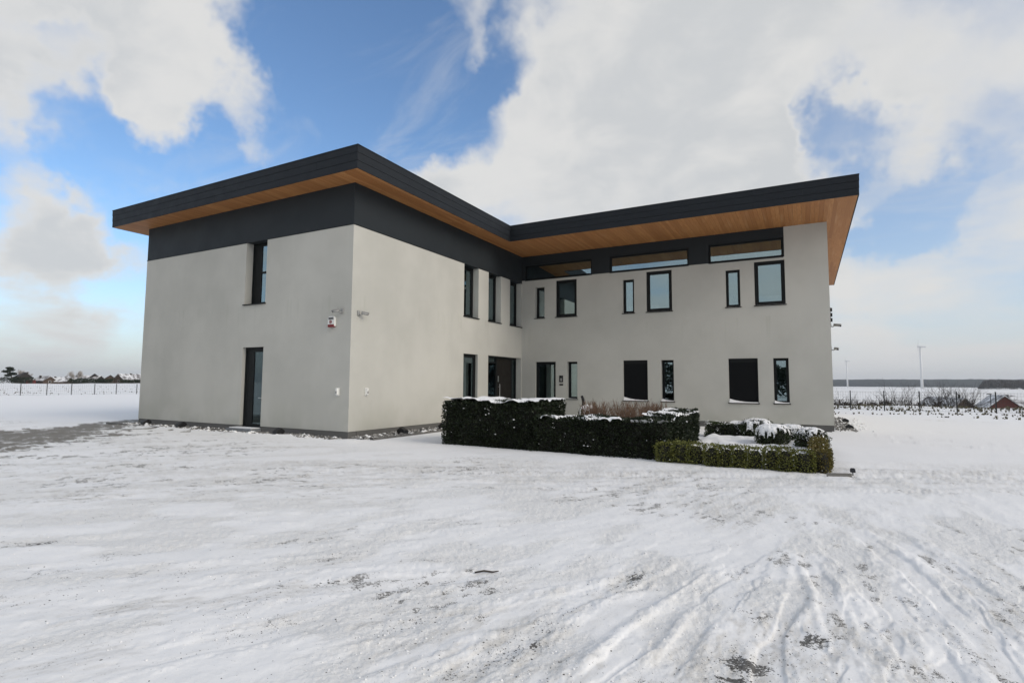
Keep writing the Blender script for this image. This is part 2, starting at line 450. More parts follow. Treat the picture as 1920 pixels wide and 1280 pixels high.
# wheel ruts: points, half width, depth, grit
RUTS = [
 ([(10.02, -9.6), (10.2, -8.6), (10.42, -7.6), (10.75, -6.5)], .10, .022, 1.0),
 ([(10.36, -9.4), (10.52, -8.4), (10.72, -7.4), (11.05, -6.3)], .13, .040, .22),
 ([(10.72, -9.2), (10.88, -8.2), (11.05, -7.3), (11.25, -6.4)], .09, .030, .0),
 ([(11.05, -9.0), (11.15, -8.0), (11.25, -7.1), (11.45, -6.0)], .10, .026, .1),
 ([(11.62, -9.0), (11.62, -8.0), (11.75, -7.0), (11.8, -5.8)], .08, .034, .15),
 ([(12.10, -8.8), (12.0, -7.6), (11.95, -6.6), (11.75, -5.4)], .07, .030, .0),
 ([(12.50, -8.6), (12.42, -7.4), (12.3, -6.2), (12.0, -4.8)], .13, .026, .18),
 ([(12.95, -8.4), (12.82, -7.2), (12.65, -5.9), (12.3, -4.4)], .10, .040, .05),
 ([(13.4, -8.2), (13.2, -6.9), (12.95, -5.6), (12.5, -4.0)], .12, .030, .1),
 ([(13.9, -8.2), (13.6, -6.8), (13.4, -5.6)], .14, .035, .05),
 ([(9.3, -9.8), (9.8, -8.7), (10.2, -7.9), (10.9, -6.7)], .12, .020, .1),
 ([(8.1, -10.4), (8.8, -9.2), (9.6, -8.0), (10.4, -7.0)], .13, .022, .16),
 ([(6.8, -10.2), (7.9, -9.1), (9.0, -8.1), (9.9, -7.3)], .14, .020, .3),
 ([(5.4, -10.2), (6.8, -9.1), (8.2, -8.0), (9.6, -7.0)], .14, .016, .15),
 ([(3.9, -9.8), (5.6, -8.7), (7.4, -7.6), (9.0, -6.7)], .14, .016, .12),
 ([(2.6, -9.2), (4.8, -8.0), (7.0, -6.9), (9.2, -5.9)], .16, .014, .08),
 ([(16.5, 2.1), (10.5, -1.2), (4.2, -4.3), (-4, -7.4)], .13, .030, .25),
 ([(16.5, 0.5), (10.5, -2.8), (4.2, -5.9), (-3.5, -8.9)], .13, .030, .25),
 ([(17, 3.1), (11.5, -0.9), (5.4, -3.1), (-2, -5.6)], .10, .014, .06),
 ([(13.2, 8.6), (15.0, 7.4), (17.5, 6.4), (24, 5.0)], .10, .05, .0),
 ([(13.4, 10.3), (15.4, 8.9), (18.0, 7.9), (26, 6.6)], .10, .05, .0),
 ([(14.5, 13.4), (17.4, 12.0), (21.5, 11.2), (28, 10.5)], .12, .04, .0),
]
# scuffed spots where grit shows: x, y, radius along, radius across, heading, strength
SPOTS = [(10.22, -8.70, .42, .12, 12, 1.0), (10.52, -7.25, .40, .13, 20, .95), (11.52, -8.25, .26, .17, 30, 1.0), (11.80, -7.76, .26, .16, 60, 1.0), (11.46, -8.48, .14, .10, 70, 1.0),
         (11.62, -7.80, .16, .08, 40, .7), (9.25, -7.85, .30, .12, 40, .8), (8.95, -8.25, .36, .09, 40, .7), (8.35, -8.55, .22, .09, 45, .8),
         (8.05, -9.15, .30, .13, 45, .75), (8.7, -9.3, .26, .12, 40, .6), (7.1, -8.8, .30, .10, 45, .7), (6.2, -8.7, .35, .10, 45, .55),
         (4.30, -7.25, .38, .10, 50, .9), (3.3, -7.6, .5, .07, 50, .7), (4.85, -9.25, .6, .09, 50, .9), (5.9, -9.5, .35, .08, 50, .6),
         (7.2, -7.4, .26, .10, 50, .6), (8.1, -7.2, .25, .08, 50, .5), (12.55, -6.9, .35, .10, -5, .6), (12.2, -7.4, .15, .1, 0, .5),
         (13.05, -7.3, .3, .12, -5, .5), (6.7, -9.9, .3, .11, 45, .6), (9.4, -8.8, .25, .09, 30, .7), (2.2, -6.6, .6, .08, 55, .6), (1.2, -7.3, .7, .09, 55, .6),
         (17.4, 20.9, .9, .12, 80, .8), (19.8, 20.7, 1.0, .10, 80, .8)]
STREAKS = [(-7, 13.4), (10, 10.8), (30, 8.2), (44, 5.0)]
GARDEN = (9.2, 12.05, .45, 6.1)
def macro(x, y):
    """lie of the land: level yard, valley beyond the north fence, flat fields to the west"""
    drop = sstep(y, 42, 110) * sstep(x, -70, -5)
    rise = sstep(y, 165, 300)
    z = -7.4 * drop + 3.4 * drop * rise
    z = z + 0.5 * sstep(-x, 60, 250)
    far = np.hypot(x, y)
    z = z + (fbm(x / 60, y / 60, 5, 3) - .5) * 1.6 * sstep(far, 90, 400)
    z = z + (fbm(x / 7, y / 7, 6, 3) - .5) * .35 * sstep(y, 32.5, 40)
    return z
def ground_fields(x, y):
    near = 1 - sstep(np.hypot(x - CAM[0], y - CAM[1]), 30, 70)
    z = (fbm(x / 3.2, y / 3.2, 1, 3) - .5) * .045
    ws = [np.exp(-((x - c) / 1.9) ** 2) + 1e-9 for _, c in STREAKS]
    ws[-1] = ws[-1] + (x < 5); ws[0] = ws[0] + (x > 13.4)
    tot = sum(ws)
    st = sum(aniso(x, y, a, .16, .62, 40 + i) * w_ for i, ((a, c), w_) in enumerate(zip(STREAKS, ws))) / tot
    st2 = sum(aniso(x, y, a, .45, 1.3, 60 + i) * w_ for i, ((a, c), w_) in enumerate(zip(STREAKS, ws))) / tot
    # the trodden and driven yard, south of the house and hedges
    yard = sstep(-y + .35 * (x - 9), -2.2, 1.6) * near
    yard = np.where(x < 3, np.maximum(yard, sstep(-y, .4, 2.5) * near), yard)
    z = z + (st - .5) * .012 * yard + (st2 - .5) * .015 * yard
    z = z + (fbm(x / .34, y / .34, 2, 3) - .5) * (.010 + .008 * yard) * near + (fbm(x / .09, y / .09, 3, 3) - .5) * .006 * yard
    # broken crust: thin plates of packed snow with crisp edges, strongest where wheels have turned
    turn = yard * (.30 + .70 * sstep(x, 9.6, 11.2) * sstep(-y, 5.2, 6.6))
    pl1 = sum(aniso(x, y, a + 8, .30, .80, 140 + i, 4) * w_ for i, ((a, c), w_) in enumerate(zip(STREAKS, ws))) / tot
    z = z + turn * (.010 * sstep(pl1, .49, .53) + .007 * sstep(pl1, .60, .64))
    crumb = yard * sstep(sum(aniso(x, y, a, .45, 1.0, 170 + i, 4) * w_ for i, ((a, c), w_) in enumerate(zip(STREAKS, ws))) / tot, .46, .58)
    z = z + crumb * ((fbm(x / .045, y / .045, 180, 3) - .5) * .013 + (fbm(x / .15, y / .15, 181, 3) - .5) * .012)
    # churned strip of the access road across the front
    rd = np.abs((y + 2.9) - .53 * (x - 7.0)) / 1.13
    road = (1 - sstep(rd, .7, 2.0)) * sstep(x, 0, 4) * near
    z = z - .02 * road + (fbm(x / .2, y / .2, 8, 3) - .5) * .03 * road
    tr = aniso(x, y, 62, .22, 4.0, 77)
    z = z + (tr - .5) * .05 * road
    grit = np.zeros_like(x); grime = np.zeros_like(x)
    bsum = np.zeros_like(x)
    for P, hw, dep, gr in RUTS:
        d, s_, tot_ = line_d(x, y, P)
        wob = d + (fbm(x / .55, y / .55, int(hw * 1000) + int(P[0][0] * 10), 3) - .5) * .13
        endf = sstep(s_, 0, .6) * (1 - sstep(s_, tot_ - .9, tot_))
        ins = (1 - sstep(wob, hw * .85, hw * 1.10)) * endf
        berm = np.exp(-((wob - hw * 1.5) / (hw * .45)) ** 2) * endf
        patch = sstep(fbm(s_ / .55 + P[0][0] * 7, d / .5, 91, 3), .40, .58)
        z = z - .40 * dep * ins * (.15 + .85 * patch) + .30 * dep * berm * sstep(fbm(x / .6, y / .6, 92, 3), .38, .62)
        bsum = np.maximum(bsum, berm)
        z = z + ins * .0022 * np.sin(s_ * 2 * math.pi / .07) * near * (P[0][0] > 11.8) * patch
        grit = np.maximum(grit, gr * ins * sstep(fbm(x / .28, y / .28, 93, 3), .44, .62) * (.2 + .8 * patch))
        grime = np.maximum(grime, .6 * ins * (.3 + gr))
    z = z + bsum * near * ((fbm(x / .05, y / .05, 183, 3) - .5) * .020 + (fbm(x / .14, y / .14, 184, 2) - .5) * .016)
    for sx, sy, ra, rc, hd, st_ in SPOTS:
        a = R(hd); dx, dy = math.sin(a), math.cos(a)
        u = ((x - sx) * dx + (y - sy) * dy) / ra; v = ((x - sx) * dy - (y - sy) * dx) / rc
        q = np.exp(-(u * u + v * v) * .8)
        grit = np.maximum(grit, st_ * q * (.50 + .50 * sstep(fbm(x / .12, y / .12, 94, 3), .40, .60))); grime = np.maximum(grime, .75 * np.exp(-(u * u * .35 + v * v * .3)) * st_)
        z = z - .012 * q
    # dirt dragged along the wheel tracks: tan smears, then short dark dashes of grit
    reg = fbm(x / 2.0, y / 2.0, 55, 3)
    spot = grime.copy()
    sc = np.clip(yard * sstep(reg, .36, .66) * .8 + spot, 0, 1)
    an1 = sum(aniso(x, y, a, .10, .36, 190 + i, 4) * w_ for i, ((a, c), w_) in enumerate(zip(STREAKS, ws))) / tot
    wide = sum(aniso(x, y, a, .7, 1.9, 210 + i, 3) * w_ for i, ((a, c), w_) in enumerate(zip(STREAKS, ws))) / tot
    tan_ = np.clip(sc * sstep(an1 + .5 * (wide - .5), .45, .66) + .10 * yard * sstep(wide, .45, .65), 0, 1)
    rtex = aniso(x, y, 62, .12, 1.2, 78)
    grime = np.clip(np.maximum(tan_ * .85, spot * .8 * sstep(an1, .34, .56)) + road * (.34 + .9 * (tr - .42) + .6 * (rtex - .45)), 0, 1)
    clump = sstep(fbm(x / .10, y / .10, 230, 3), .42, .66) * sstep(fbm(x / .9, y / .9, 231, 3), .36, .58)
    dens = np.clip(sc * sstep(an1, .46, .60) * (.22 + .75 * clump) + spot * clump * .5 + road * .30 * sstep(tr, .48, .66) + yard * (.06 + .30 * clump * sstep(an1, .48, .6)), 0, 1)
    an3 = sum(aniso(x, y, a, .025, .11, 240 + i, 3) * w_ for i, ((a, c), w_) in enumerate(zip(STREAKS, ws))) / tot
    grime = grime * (.30 + 1.1 * sstep(an3, .36, .62))
    dash = np.clip(dens, 0, 1)
    grit = np.maximum(grit, .0)
    # bare asphalt drive round the west end
    sd = poly_sd(x, y, ASPH)
    sn = (aniso(x, y, 50, .35, 3.5, 21) - .5) * 3.2 + (fbm(x / 1.2, y / 1.2, 22, 3) - .5) * 1.0
    asph = 1 - sstep(sd + sn * sstep(sd, -2.2, .6) - .1, -.35, .35)
    asph = asph * (1 - .55 * sstep(aniso(x, y, 52, .16, 2.6, 25), .55, .68) * sstep(sd, -1.6, -.2) - .22 * sstep(aniso(x, y, 52, .3, 3.0, 26), .5, .7))
    asph = asph * (.48 + .95 * (aniso(x, y, 52, .09, .8, 27) - .12))
    str2 = (1 - sstep(sd, 1.0, 5.5)) * sstep(aniso(x, y, 56, .22, 3.0, 23), .56, .66) * (y < 0)
    asph = np.maximum(asph, str2 * .8 * sstep(aniso(x, y, 56, .5, 2.0, 24), .42, .58))
    z = z - .03 * asph
    # smooth snow lies a little thick against the house, gravel strip kept lower
    nearL = (x > -W_ - .1) & (x < .9)
    z = np.where(nearL, z + .05 * sstep(y, -.95, -.7) * (1 - sstep(y, -.45, -.2)) * (.3 + 1.2 * fbm(x / .6, y / .6, 31, 2)) , z)
    # snow-covered planting inside the low boxwood border
    gx0, gx1, gy0, gy1 = GARDEN
    g = sstep(x, gx0 - .2, gx0 + .15) * (1 - sstep(x, gx1 - .15, gx1 + .2)) * sstep(y, gy0 - .2, gy0 + .2) * (1 - sstep(y, gy1 - .2, gy1 + .5))
    z = z + g * (.13 + .20 * (fbm(x / .75, y / .75, 33, 2) - .45) + .07 * (fbm(x / .22, y / .22, 34, 2) - .5))
    # drift against hedges
    hd_ = poly_sd(x, y, np.array([(3.1, .1), (9.2, .1), (12.5, .0), (12.5, 5), (9.2, 4), (3.1, 2.1)]))
    z = z + .012 * (1 - sstep(hd_, 0, .7)) * (1 - g)
    far = np.hypot(x - CAM[0], y - CAM[1])
    verge = np.maximum(sstep(y, 31.9, 33.2) * (1 - sstep(y, 75, 120)) * sstep(x, -40, -5), .75 * sstep(-x, 64.5, 66) * (1 - sstep(-x, 150, 260)))
    ch = sstep(y, 23, 32) * (1 - sstep(y, 31.9, 33)) * (x > 0) * .32
    verge = np.maximum(verge, ch)
    z = z * near + macro(x, y) + .05 * (1 - near) * (fbm(x / 2.5, y / 2.5, 71, 3) - .5)
    z = z - .10 * ((x > -W_ + .1) & (x < -.1) & (y > .1) & (y < 24)) - .10 * ((x > 0) & (x < L2_ - .1) & (y > L_ + .1) & (y < 24))
    return z, grit, grime, asph, verge, crumb, dash
def build_ground():
    fwd = math.atan2(cw[1], cw[0])
    # angle spacing is fine across the yard in front, coarse behind
    thf = np.linspace(-R(52), R(52), 1250)
    thb = np.linspace(R(52), 2 * math.pi - R(52), 120)[1:-1]
    th = np.concatenate([thf, thb]) + fwd
    inv_ = np.linspace(1 / 2.0, 1 / 40.0, 470)
    r = np.concatenate([[0.0, .5, 1.0, 1.5], 1 / inv_, 40 * (6000 / 40.0) ** (np.linspace(0, 1, 110)[1:])])
    RR, TT = np.meshgrid(r, th, indexing='ij')
    x = CAM[0] + RR * np.cos(TT); y = CAM[1] + RR * np.sin(TT)
    z, grit, grime, asph, verge, crumb, dash = ground_fields(x.ravel(), y.ravel())
    nr, nt = RR.shape
    V = np.stack([x.ravel(), y.ravel(), z], 1)
    i = np.arange(nr - 1)[:, None] * nt; j = np.arange(nt)[None, :]; j2 = (j + 1) % nt
    F = np.stack([(i + j), (i + nt + j), (i + nt + j2), (i + j2)], -1).reshape(-1, 4)
    F = F[nt:]   # the ring at r = 0 is closed by the first real ring below
    V[:nt] = V[0]
    me = npmesh("snow_ground", V, F, smooth=True)
    for nm, arr in (("grit", grit), ("grime", grime), ("asphalt", asph), ("verge", verge), ("crumb", crumb), ("dash", dash)):
        at_ = me.attributes.new(nm, 'FLOAT', 'POINT'); at_.data.foreach_set('value', arr.astype(np.float32))
    m, t = new_mat("snow_covered_ground")
    p = pos(t)
    A = lambda n: t.node('ShaderNodeAttribute', attribute_name=n).outputs['Fac']
    sn = t.noise(p, 1.1, 6, 0.6)
    c = t.mix(sn, (0.83, 0.83, 0.825), (0.885, 0.885, 0.88))
    c = t.mix(t.math('MULTIPLY', A("crumb"), t.ramp(t.noise(p, 70, 4, 0.7), 0.25, 0.7, 0.35, 1.0)), c, (0.785, 0.78, 0.76))
    f1 = t.noise(p, 55, 4, 0.65); f2 = t.noise(p, 17, 5, 0.6); f3 = t.noise(p, 3.0, 4, 0.6)
    gm = t.math('MULTIPLY', A("grime"), t.ramp(f2, 0.25, 0.75, 0.5, 1.0), clamp=True)
    c = t.mix(t.math('MULTIPLY', gm, 0.46), c, (0.42, 0.39, 0.335))
    g1 = t.noise(p, 130, 3, 0.6); g2 = t.noise(p, 34, 4, 0.65)
    gs = t.math('ADD', t.math('MULTIPLY', g1, 0.55), t.math('MULTIPLY', g2, 0.45))
    gs = t.ramp(t.math('ADD', gs, t.math('MULTIPLY', A("dash"), 0.165)), 0.635, 0.675)
    c = t.mix(t.math('MULTIPLY', gs, 0.85), c, (0.085, 0.078, 0.068))
    # loose grit: dark specks that thicken where the snow is scuffed away
    gsum = t.math('ADD', A("grit"), 0.0)
    th_ = t.math('SUBTRACT', 0.80, t.math('MULTIPLY', gsum, 0.40))
    speck = t.ramp(t.math('SUBTRACT', t.math('ADD', t.math('MULTIPLY', f1, .62), t.math('MULTIPLY', f2, .38)), th_), 0.0, 0.05)
    c = t.mix(t.math('MULTIPLY', speck, 0.9), c, (0.060, 0.056, 0.050))
    # asphalt with packed ice and slush
    af = t.noise(p, 40, 5, 0.7); ag = t.noise(p, 1.7, 5, 0.6)
    ac = t.mix(af, (0.115, 0.105, 0.086), (0.27, 0.245, 0.205))
    ac = t.mix(t.ramp(ag, 0.45, 0.75, 0.0, 0.55), ac, (0.33, 0.32, 0.30))
    am = t.ramp(t.math('ADD', A("asphalt"), t.math('MULTIPLY', t.math('SUBTRACT', f2, 0.5), 0.9)), 0.26, 0.80)
    c = t.mix(am, c, ac)
    # rough verge beyond the fences: snow between dead grass and earth
    vn = t.noise(p, 1.3, 6, 0.7); vn2 = t.noise(p, 0.12, 4, 0.6)
    vm = t.ramp(t.math('ADD', t.math('MULTIPLY', A("verge"), 0.28), t.math('ADD', t.math('MULTIPLY', vn, .6), t.math('MULTIPLY', vn2, .25))), 0.70, 0.86)
    c = t.mix(t.math('MULTIPLY', vm, 0.85), c, (0.075, 0.066, 0.042))
    # distant fields: stubble rows and bare strips showing through the snow
    far = t.vmath('LENGTH', p, out=1)
    fm = t.node('ShaderNodeMapping'); t.set(fm, 0, p); t.set(fm, 'Scale', (0.0016, 0.011, 0.0)); t.set(fm, 'Rotation', (0, 0, 0.25))
    fs = t.noise(fm.outputs[0], 1.0, 5, 0.65)
    fmask = t.math('MULTIPLY', t.ramp(far, 130, 260), t.ramp(fs, 0.46, 0.62))
    c = t.mix(t.math('MULTIPLY', fmask, 0.30), c, (0.30, 0.27, 0.22))
    t.set(t.b, 'Base Color', c)
    t.set(t.b, 'Roughness', 0.68); t.set(t.b, 'Specular IOR Level', 0.2)
    hh = t.math('ADD', t.math('MULTIPLY', f1, 0.5), f2)
    bump(t, hh, t.math('MULTIPLY_ADD', A("crumb"), 0.55, 0.28), 0.018)
    o = link("snow_ground", me, m)
    tag(o, kind='structure')
build_ground()

# wooded hills on the northern horizon, built as a ridge with its own depth
def build_hills():
    n, rows = 420, 26
    az = np.linspace(R(-34), R(70), n)            # clockwise from +Y
    t_ = np.linspace(0, 1, rows)
    T, AZ = np.meshgrid(t_, az, indexing='ij')
    d = 2900 + 2300 * T
    x = d * np.sin(AZ); y = d * np.cos(AZ)
    prof = sstep(T, 0, .55) * (1 - .6 * sstep(T, .75, 1.0))
    h = 41 + 7 * (fbm(AZ * 6, AZ * 0, 3, 3) - .5) * 2 + 5 * (fbm(AZ * 60, T * 3, 4, 3) - .5)
    z = -9 + prof * (h + 9) * sstep(AZ, R(-33), R(-18)) + (fbm(AZ * 700, T * 40, 9, 2) - .5) * 5 * sstep(T, .05, .3)
    V = np.stack([x.ravel(), y.ravel(), z.ravel()], 1)
    i = np.arange(rows - 1)[:, None] * n; j = np.arange(n - 1)[None, :]
    F = np.stack([i + j, i + j + 1, i + n + j + 1, i + n + j], -1).reshape(-1, 4)
    o = link("wooded_hills", npmesh("wooded_hills", V, F, True), 'forest')
    tag(o, kind='structure')
build_hills()

# ------------------------------------------------------------------ the office building
house = thing("office_building", "large white rendered L-shaped office building with flat overhanging roof and dark windows", "building")
ZP, ZB, ZBR, ZS, ZT = .203, 6.417, 6.55, 7.704, 8.387
DEEP = 25.0
WT = .36
def facade(which, u, z, d):
    """point on a facade: u along it, z up, d metres inward"""
    return {'south': (u, d, z), 'court_east': (-d, u, z), 'court_south': (u, L_ + d, z),
            'east': (L2_ - d, u, z), 'west': (-W_ + d, u, z), 'north': (u, DEEP - d, z)}[which]
def wall(name, which, u0, u1, z0, z1, holes, mat, thick=WT, proud=0.0):
    us = sorted({u0, u1, *[c for h in holes for c in h[:2] if u0 < c < u1]})
    zs = sorted({z0, z1, *[c for h in holes for c in h[2:4] if z0 < c < z1]})
    nu, nz = len(us) - 1, len(zs) - 1
    solid = [[not any(h[0] <= (us[i] + us[i + 1]) / 2 <= h[1] and h[2] <= (zs[j] + zs[j + 1]) / 2 <= h[3] for h in holes)
              for j in range(nz)] for i in range(nu)]
    V = []; F = []; idx = {}
    def vid(i, j, k_):
        key = (i, j, k_)
        if key not in idx:
            idx[key] = len(V); V.append(facade(which, us[i], zs[j], thick if k_ else -proud))
        return idx[key]
    S = lambda i, j: 0 <= i < nu and 0 <= j < nz and solid[i][j]
    for i in range(nu):
        for j in range(nz):
            if not solid[i][j]: continue
            F.append((vid(i, j, 0), vid(i + 1, j, 0), vid(i + 1, j + 1, 0), vid(i, j + 1, 0)))
            F.append((vid(i, j, 1), vid(i, j + 1, 1), vid(i + 1, j + 1, 1), vid(i + 1, j, 1)))
            if not S(i - 1, j): F.append((vid(i, j, 0), vid(i, j + 1, 0), vid(i, j + 1, 1), vid(i, j, 1)))
            if not S(i + 1, j): F.append((vid(i + 1, j, 0), vid(i + 1, j, 1), vid(i + 1, j + 1, 1), vid(i + 1, j + 1, 0)))
            if not S(i, j - 1): F.append((vid(i, j, 0), vid(i, j, 1), vid(i + 1, j, 1), vid(i + 1, j, 0)))
            if not S(i, j + 1): F.append((vid(i, j + 1, 0), vid(i + 1, j + 1, 0), vid(i + 1, j + 1, 1), vid(i, j + 1, 1)))
    mb = MB(); mb.v = V; mb.f = F
    return mb.build(name, mat, house)
# windows: facade, u0, u1, z0, z1, reveal, kind
WIN = [
 ('south', -4.97, -3.90, 4.27, ZB, .26, 'side'), 
 ('court_east', 6.05, 7.14, 4.31, ZB, .27, 'plain'), ('court_east', 7.95, 9.03, 4.31, ZB, .27, 'plain'), ('court_east', 9.87, 11.01, 4.31, ZB, .27, 'plain'),
 ('court_east', 6.07, 7.14, .10, 2.82, .11, 'plain'),
 ('court_south', .70, 1.19, 4.71, 6.18, .20, 'plain'), ('court_south', 1.77, 2.80, 4.71, 6.42, .07, 'plain'),
 ('court_south', 4.95, 5.45, 4.71, 6.18, .12, 'plain'), ('court_south', 5.98, 7.05, 4.71, 6.44, .05, 'plain'),
 ('court_south', 9.16, 9.69, 4.72, 6.20, .06, 'plain'), ('court_south', 10.21, 11.28, 4.72, 6.43, .03, 'plain'),
 ('court_south', .73, 1.76, .10, 2.66, .10, 'plain'), ('court_south', 2.32, 2.82, .97, 2.65, .22, 'plain'),
 ('court_south', 4.94, 5.99, .95, 2.67, .06, 'shutter'), ('court_south', 6.55, 7.07, .95, 2.66, .22, 'plain'),
 ('court_south', 9.19, 10.25, .95, 2.68, .06, 'shutter'), ('court_south', 10.79, 11.31, .96, 2.67, .06, 'plain'),
]
CLER = [('court_south', .17, 3.53, ZBR + .012, 7.27, .06, 'clere'), ('court_south', 4.37, 7.75, ZBR + .012, 7.28, .06, 'clere'), ('court_south', 8.53, 11.25, ZBR + .012, 7.31, .06, 'clere')]
SDOOR = ('south', -4.94, -3.89, .10, 2.81, .11)
EDOOR = ('court_east', 7.97, 11.02, .06, 2.84, .27)
H = lambda which: [w_[1:5] for w_ in WIN if w_[0] == which]
hs = H('south') + [SDOOR[1:5]]
he = H('court_east') + [EDOOR[1:5]]
hc = H('court_south')
wall("wall", 'south', -W_, 0, ZP, ZB, hs, 'stucco')
wall("wall", 'court_east', WT, L_ + WT, ZP, ZB, he, 'stucco')
wall("wall", 'court_south', .001, 11.28, ZP, ZBR, hc, 'stucco')
wall("wall", 'court_south', 11.28, L2_, ZP, ZS, hc, 'stucco')
wall("wall", 'east', L_ + WT, DEEP, ZP, ZS, [], 'stucco')
wall("wall", 'north', -W_, L2_, ZP, ZS, [], 'stucco')
wall("wall", 'west', WT, DEEP - WT, ZP, ZB, [], 'stucco')
for which, a, b, hol in (('south', -W_ + .012, -.012, [SDOOR[1:5]]), ('court_east', WT, L_ - .012 + .012, [EDOOR[1:5], WIN[4][1:5]]), ('court_south', .012, L2_ - .012, [WIN[11][1:5]]),
                         ('east', L_ + WT, DEEP, []), ('west', WT, DEEP - WT, [])):
    wall("plinth", which, a, b, -.35, ZP - .001, hol, 'plinth', WT - .02, -.012)
wall("cladding_band", 'south', -W_, 0, ZB + .002, ZS, [], 'band')
wall("cladding_band", 'court_east', WT, L_ + WT, ZB + .002, ZS, [], 'band')
wall("cladding_band", 'court_south', .001, 11.28, ZBR + .002, ZS, [c[1:5] for c in CLER], 'band', WT, .004)
wall("cladding_band", 'west', WT, DEEP - WT, ZB + .002, ZS, [], 'band')
# metal drip flashing where band meets render
def fbox(mb, which, u0, u1, z0, z1, d0, d1):
    a = facade(which, u0, z0, d0); b = facade(which, u1, z1, d1)
    mb.box(min(a[0], b[0]), max(a[0], b[0]), min(a[1], b[1]), max(a[1], b[1]), z0, z1)
for which, a, b, z in (('south', -W_ - .01, .01, ZB), ('court_east', .012, L_ - .012, ZB)):
    hl = [h for h in H(which) if h[3] >= ZB - .01]
    cuts = sorted(c for h in hl for c in h[:2]); edges = [a] + cuts + [b]
    for i in range(0, len(edges), 2):
        if edges[i + 1] - edges[i] > .03:
            m_ = MB(); fbox(m_, which, edges[i], edges[i + 1], z - .012, z + .012, -.010, .02); m_.build("drip_flashing", 'frame', house)
# window builder
def ring(mb, which, u0, u1, z0, z1, fw, d0, d1, bottom=None):
    bt = fw if bottom is None else bottom
    fbox(mb, which, u0, u0 + fw, z0, z1, d0, d1); fbox(mb, which, u1 - fw, u1, z0, z1, d0, d1)
    fbox(mb, which, u0 + fw, u1 - fw, z1 - fw, z1, d0, d1); fbox(mb, which, u0 + fw, u1 - fw, z0, z0 + bt, d0, d1)
def pane(parent, which, u0, u1, z0, z1, d, tilt=0.0, gm='glass'):
    m_ = MB(); fbox(m_, which, u0, u1, z0, z1, d, d + .02)
    if tilt:
        n_ = {'south': (0, 1), 'court_east': (-1, 0), 'court_south': (0, 1)}[which]
        m_.v = [(v[0] + n_[0] * tilt * (v[2] - z0), v[1] + n_[1] * tilt * (v[2] - z0), v[2]) for v in m_.v]
    return m_.build("pane", gm, parent)
def snow_wedge(parent, which, u0, u1, z, d0, d1, hl, hr, seed=0):
    n = 14; V = []; F = []
    r_ = np.random.default_rng(seed)
    for i in range(n + 1):
        t_ = i / n; u = u0 + (u1 - u0) * t_
        h = hr + (hl - hr) * max(0, 1 - t_ * 1.25) ** 2.0 + r_.uniform(-.004, .004)
        V += [facade(which, u, z, d0), facade(which, u, z + h * .45, d0 + .01), facade(which, u, z + h, d1)]
    for i in range(n):
        a = i * 3
        F += [(a, a + 3, a + 4, a + 1), (a + 1, a + 4, a + 5, a + 2)]
    mb = MB(); mb.v = V; mb.f = F
    return mb.build("sill_snow", 'snow', parent, True)
def window(which, u0, u1, z0, z1, dep, kind, idx):
    g = .004
    fr = MB(); fw = .085 if kind != 'clere' else .06
    if u1 - u0 > .9 and kind == 'plain': fw = .125
    a, b, c, d = u0 + g, u1 - g, z0 + g, z1 - g
    ring(fr, which, a, b, c, d, fw * .55, dep, dep + .09)
    ring(fr, which, a + fw * .55 + .004, b - fw * .55 - .004, c + fw * .55 + .004, d - fw * .55 - .004, fw * .5, dep + .018, dep + .075)
    pu0, pu1, pz0, pz1 = a + fw, b - fw, c + fw, d - fw
    if kind == 'side':
        fbox(fr, which, pu0, pu0 + .36, pz0, pz1, dep + .02, dep + .07); pu0 += .36
        fbox(fr, which, pu0, pu1, 5.36, 5.42, dep + .01, dep + .08)
    o = fr.build("window", 'frame', house)
    if kind == 'shutter':
        sh = MB(); z = c + .02; n = 0
        fbox(sh, which, a + .03, b - .03, c + .02, d - .03, dep + .002, dep + .012)
        while z < d - .08:
            fbox(sh, which, a + .03, b - .03, z, z + .041, dep - .010, dep + .002); z += .047
        s_ = sh.build("shutter", 'shutter', o); s_['kind'] = 'stuff'
        fbox_ = MB(); fbox(fbox_, which, a + .03, b - .03, d - .14, d - .03, dep - .02, dep + .0); fbox_.build("shutter_box", 'frame', o)
    else:
        pane(o, which, pu0 - .01, pu1 + .01, pz0 - .01, pz1 + .01, dep + (.042 if kind != 'clere' else .03), .03 if kind == 'clere' else 0.0)
    if z0 > .5:
        si = MB(); fbox(si, which, u0 - .035, u1 + .035, z0 - .030, z0 + .002, -.055, max(dep + .012, .02))
        if kind == 'clere': si = MB(); fbox(si, which, u0 - .0, u1 + .0, z0 - .035, z0 + .002, -.035, dep)
        si.build("sill", 'frame', o)
    if 0.9 < z0 < 1.0:
        hl = {'shutter': .15}.get(kind, .11)
        if idx != 12: snow_wedge(o, which, u0 + .01, u1 - .01, z0 + .003, -.05, max(dep - .012, .03), hl, .035, idx)
        else: snow_wedge(o, which, u0 + .01, u1 - .01, z0 + .003, -.05, max(dep - .012, .03), .03, .012, idx)
    elif z0 > 4 and which == 'court_south' and kind == 'plain':
        snow_wedge(o, which, u0 - .02, u1 + .02, z0 + .003, -.05, max(dep - .006, .0), .012, .008, idx)
    return o
for i, wn in enumerate(WIN + CLER): window(*wn, i)
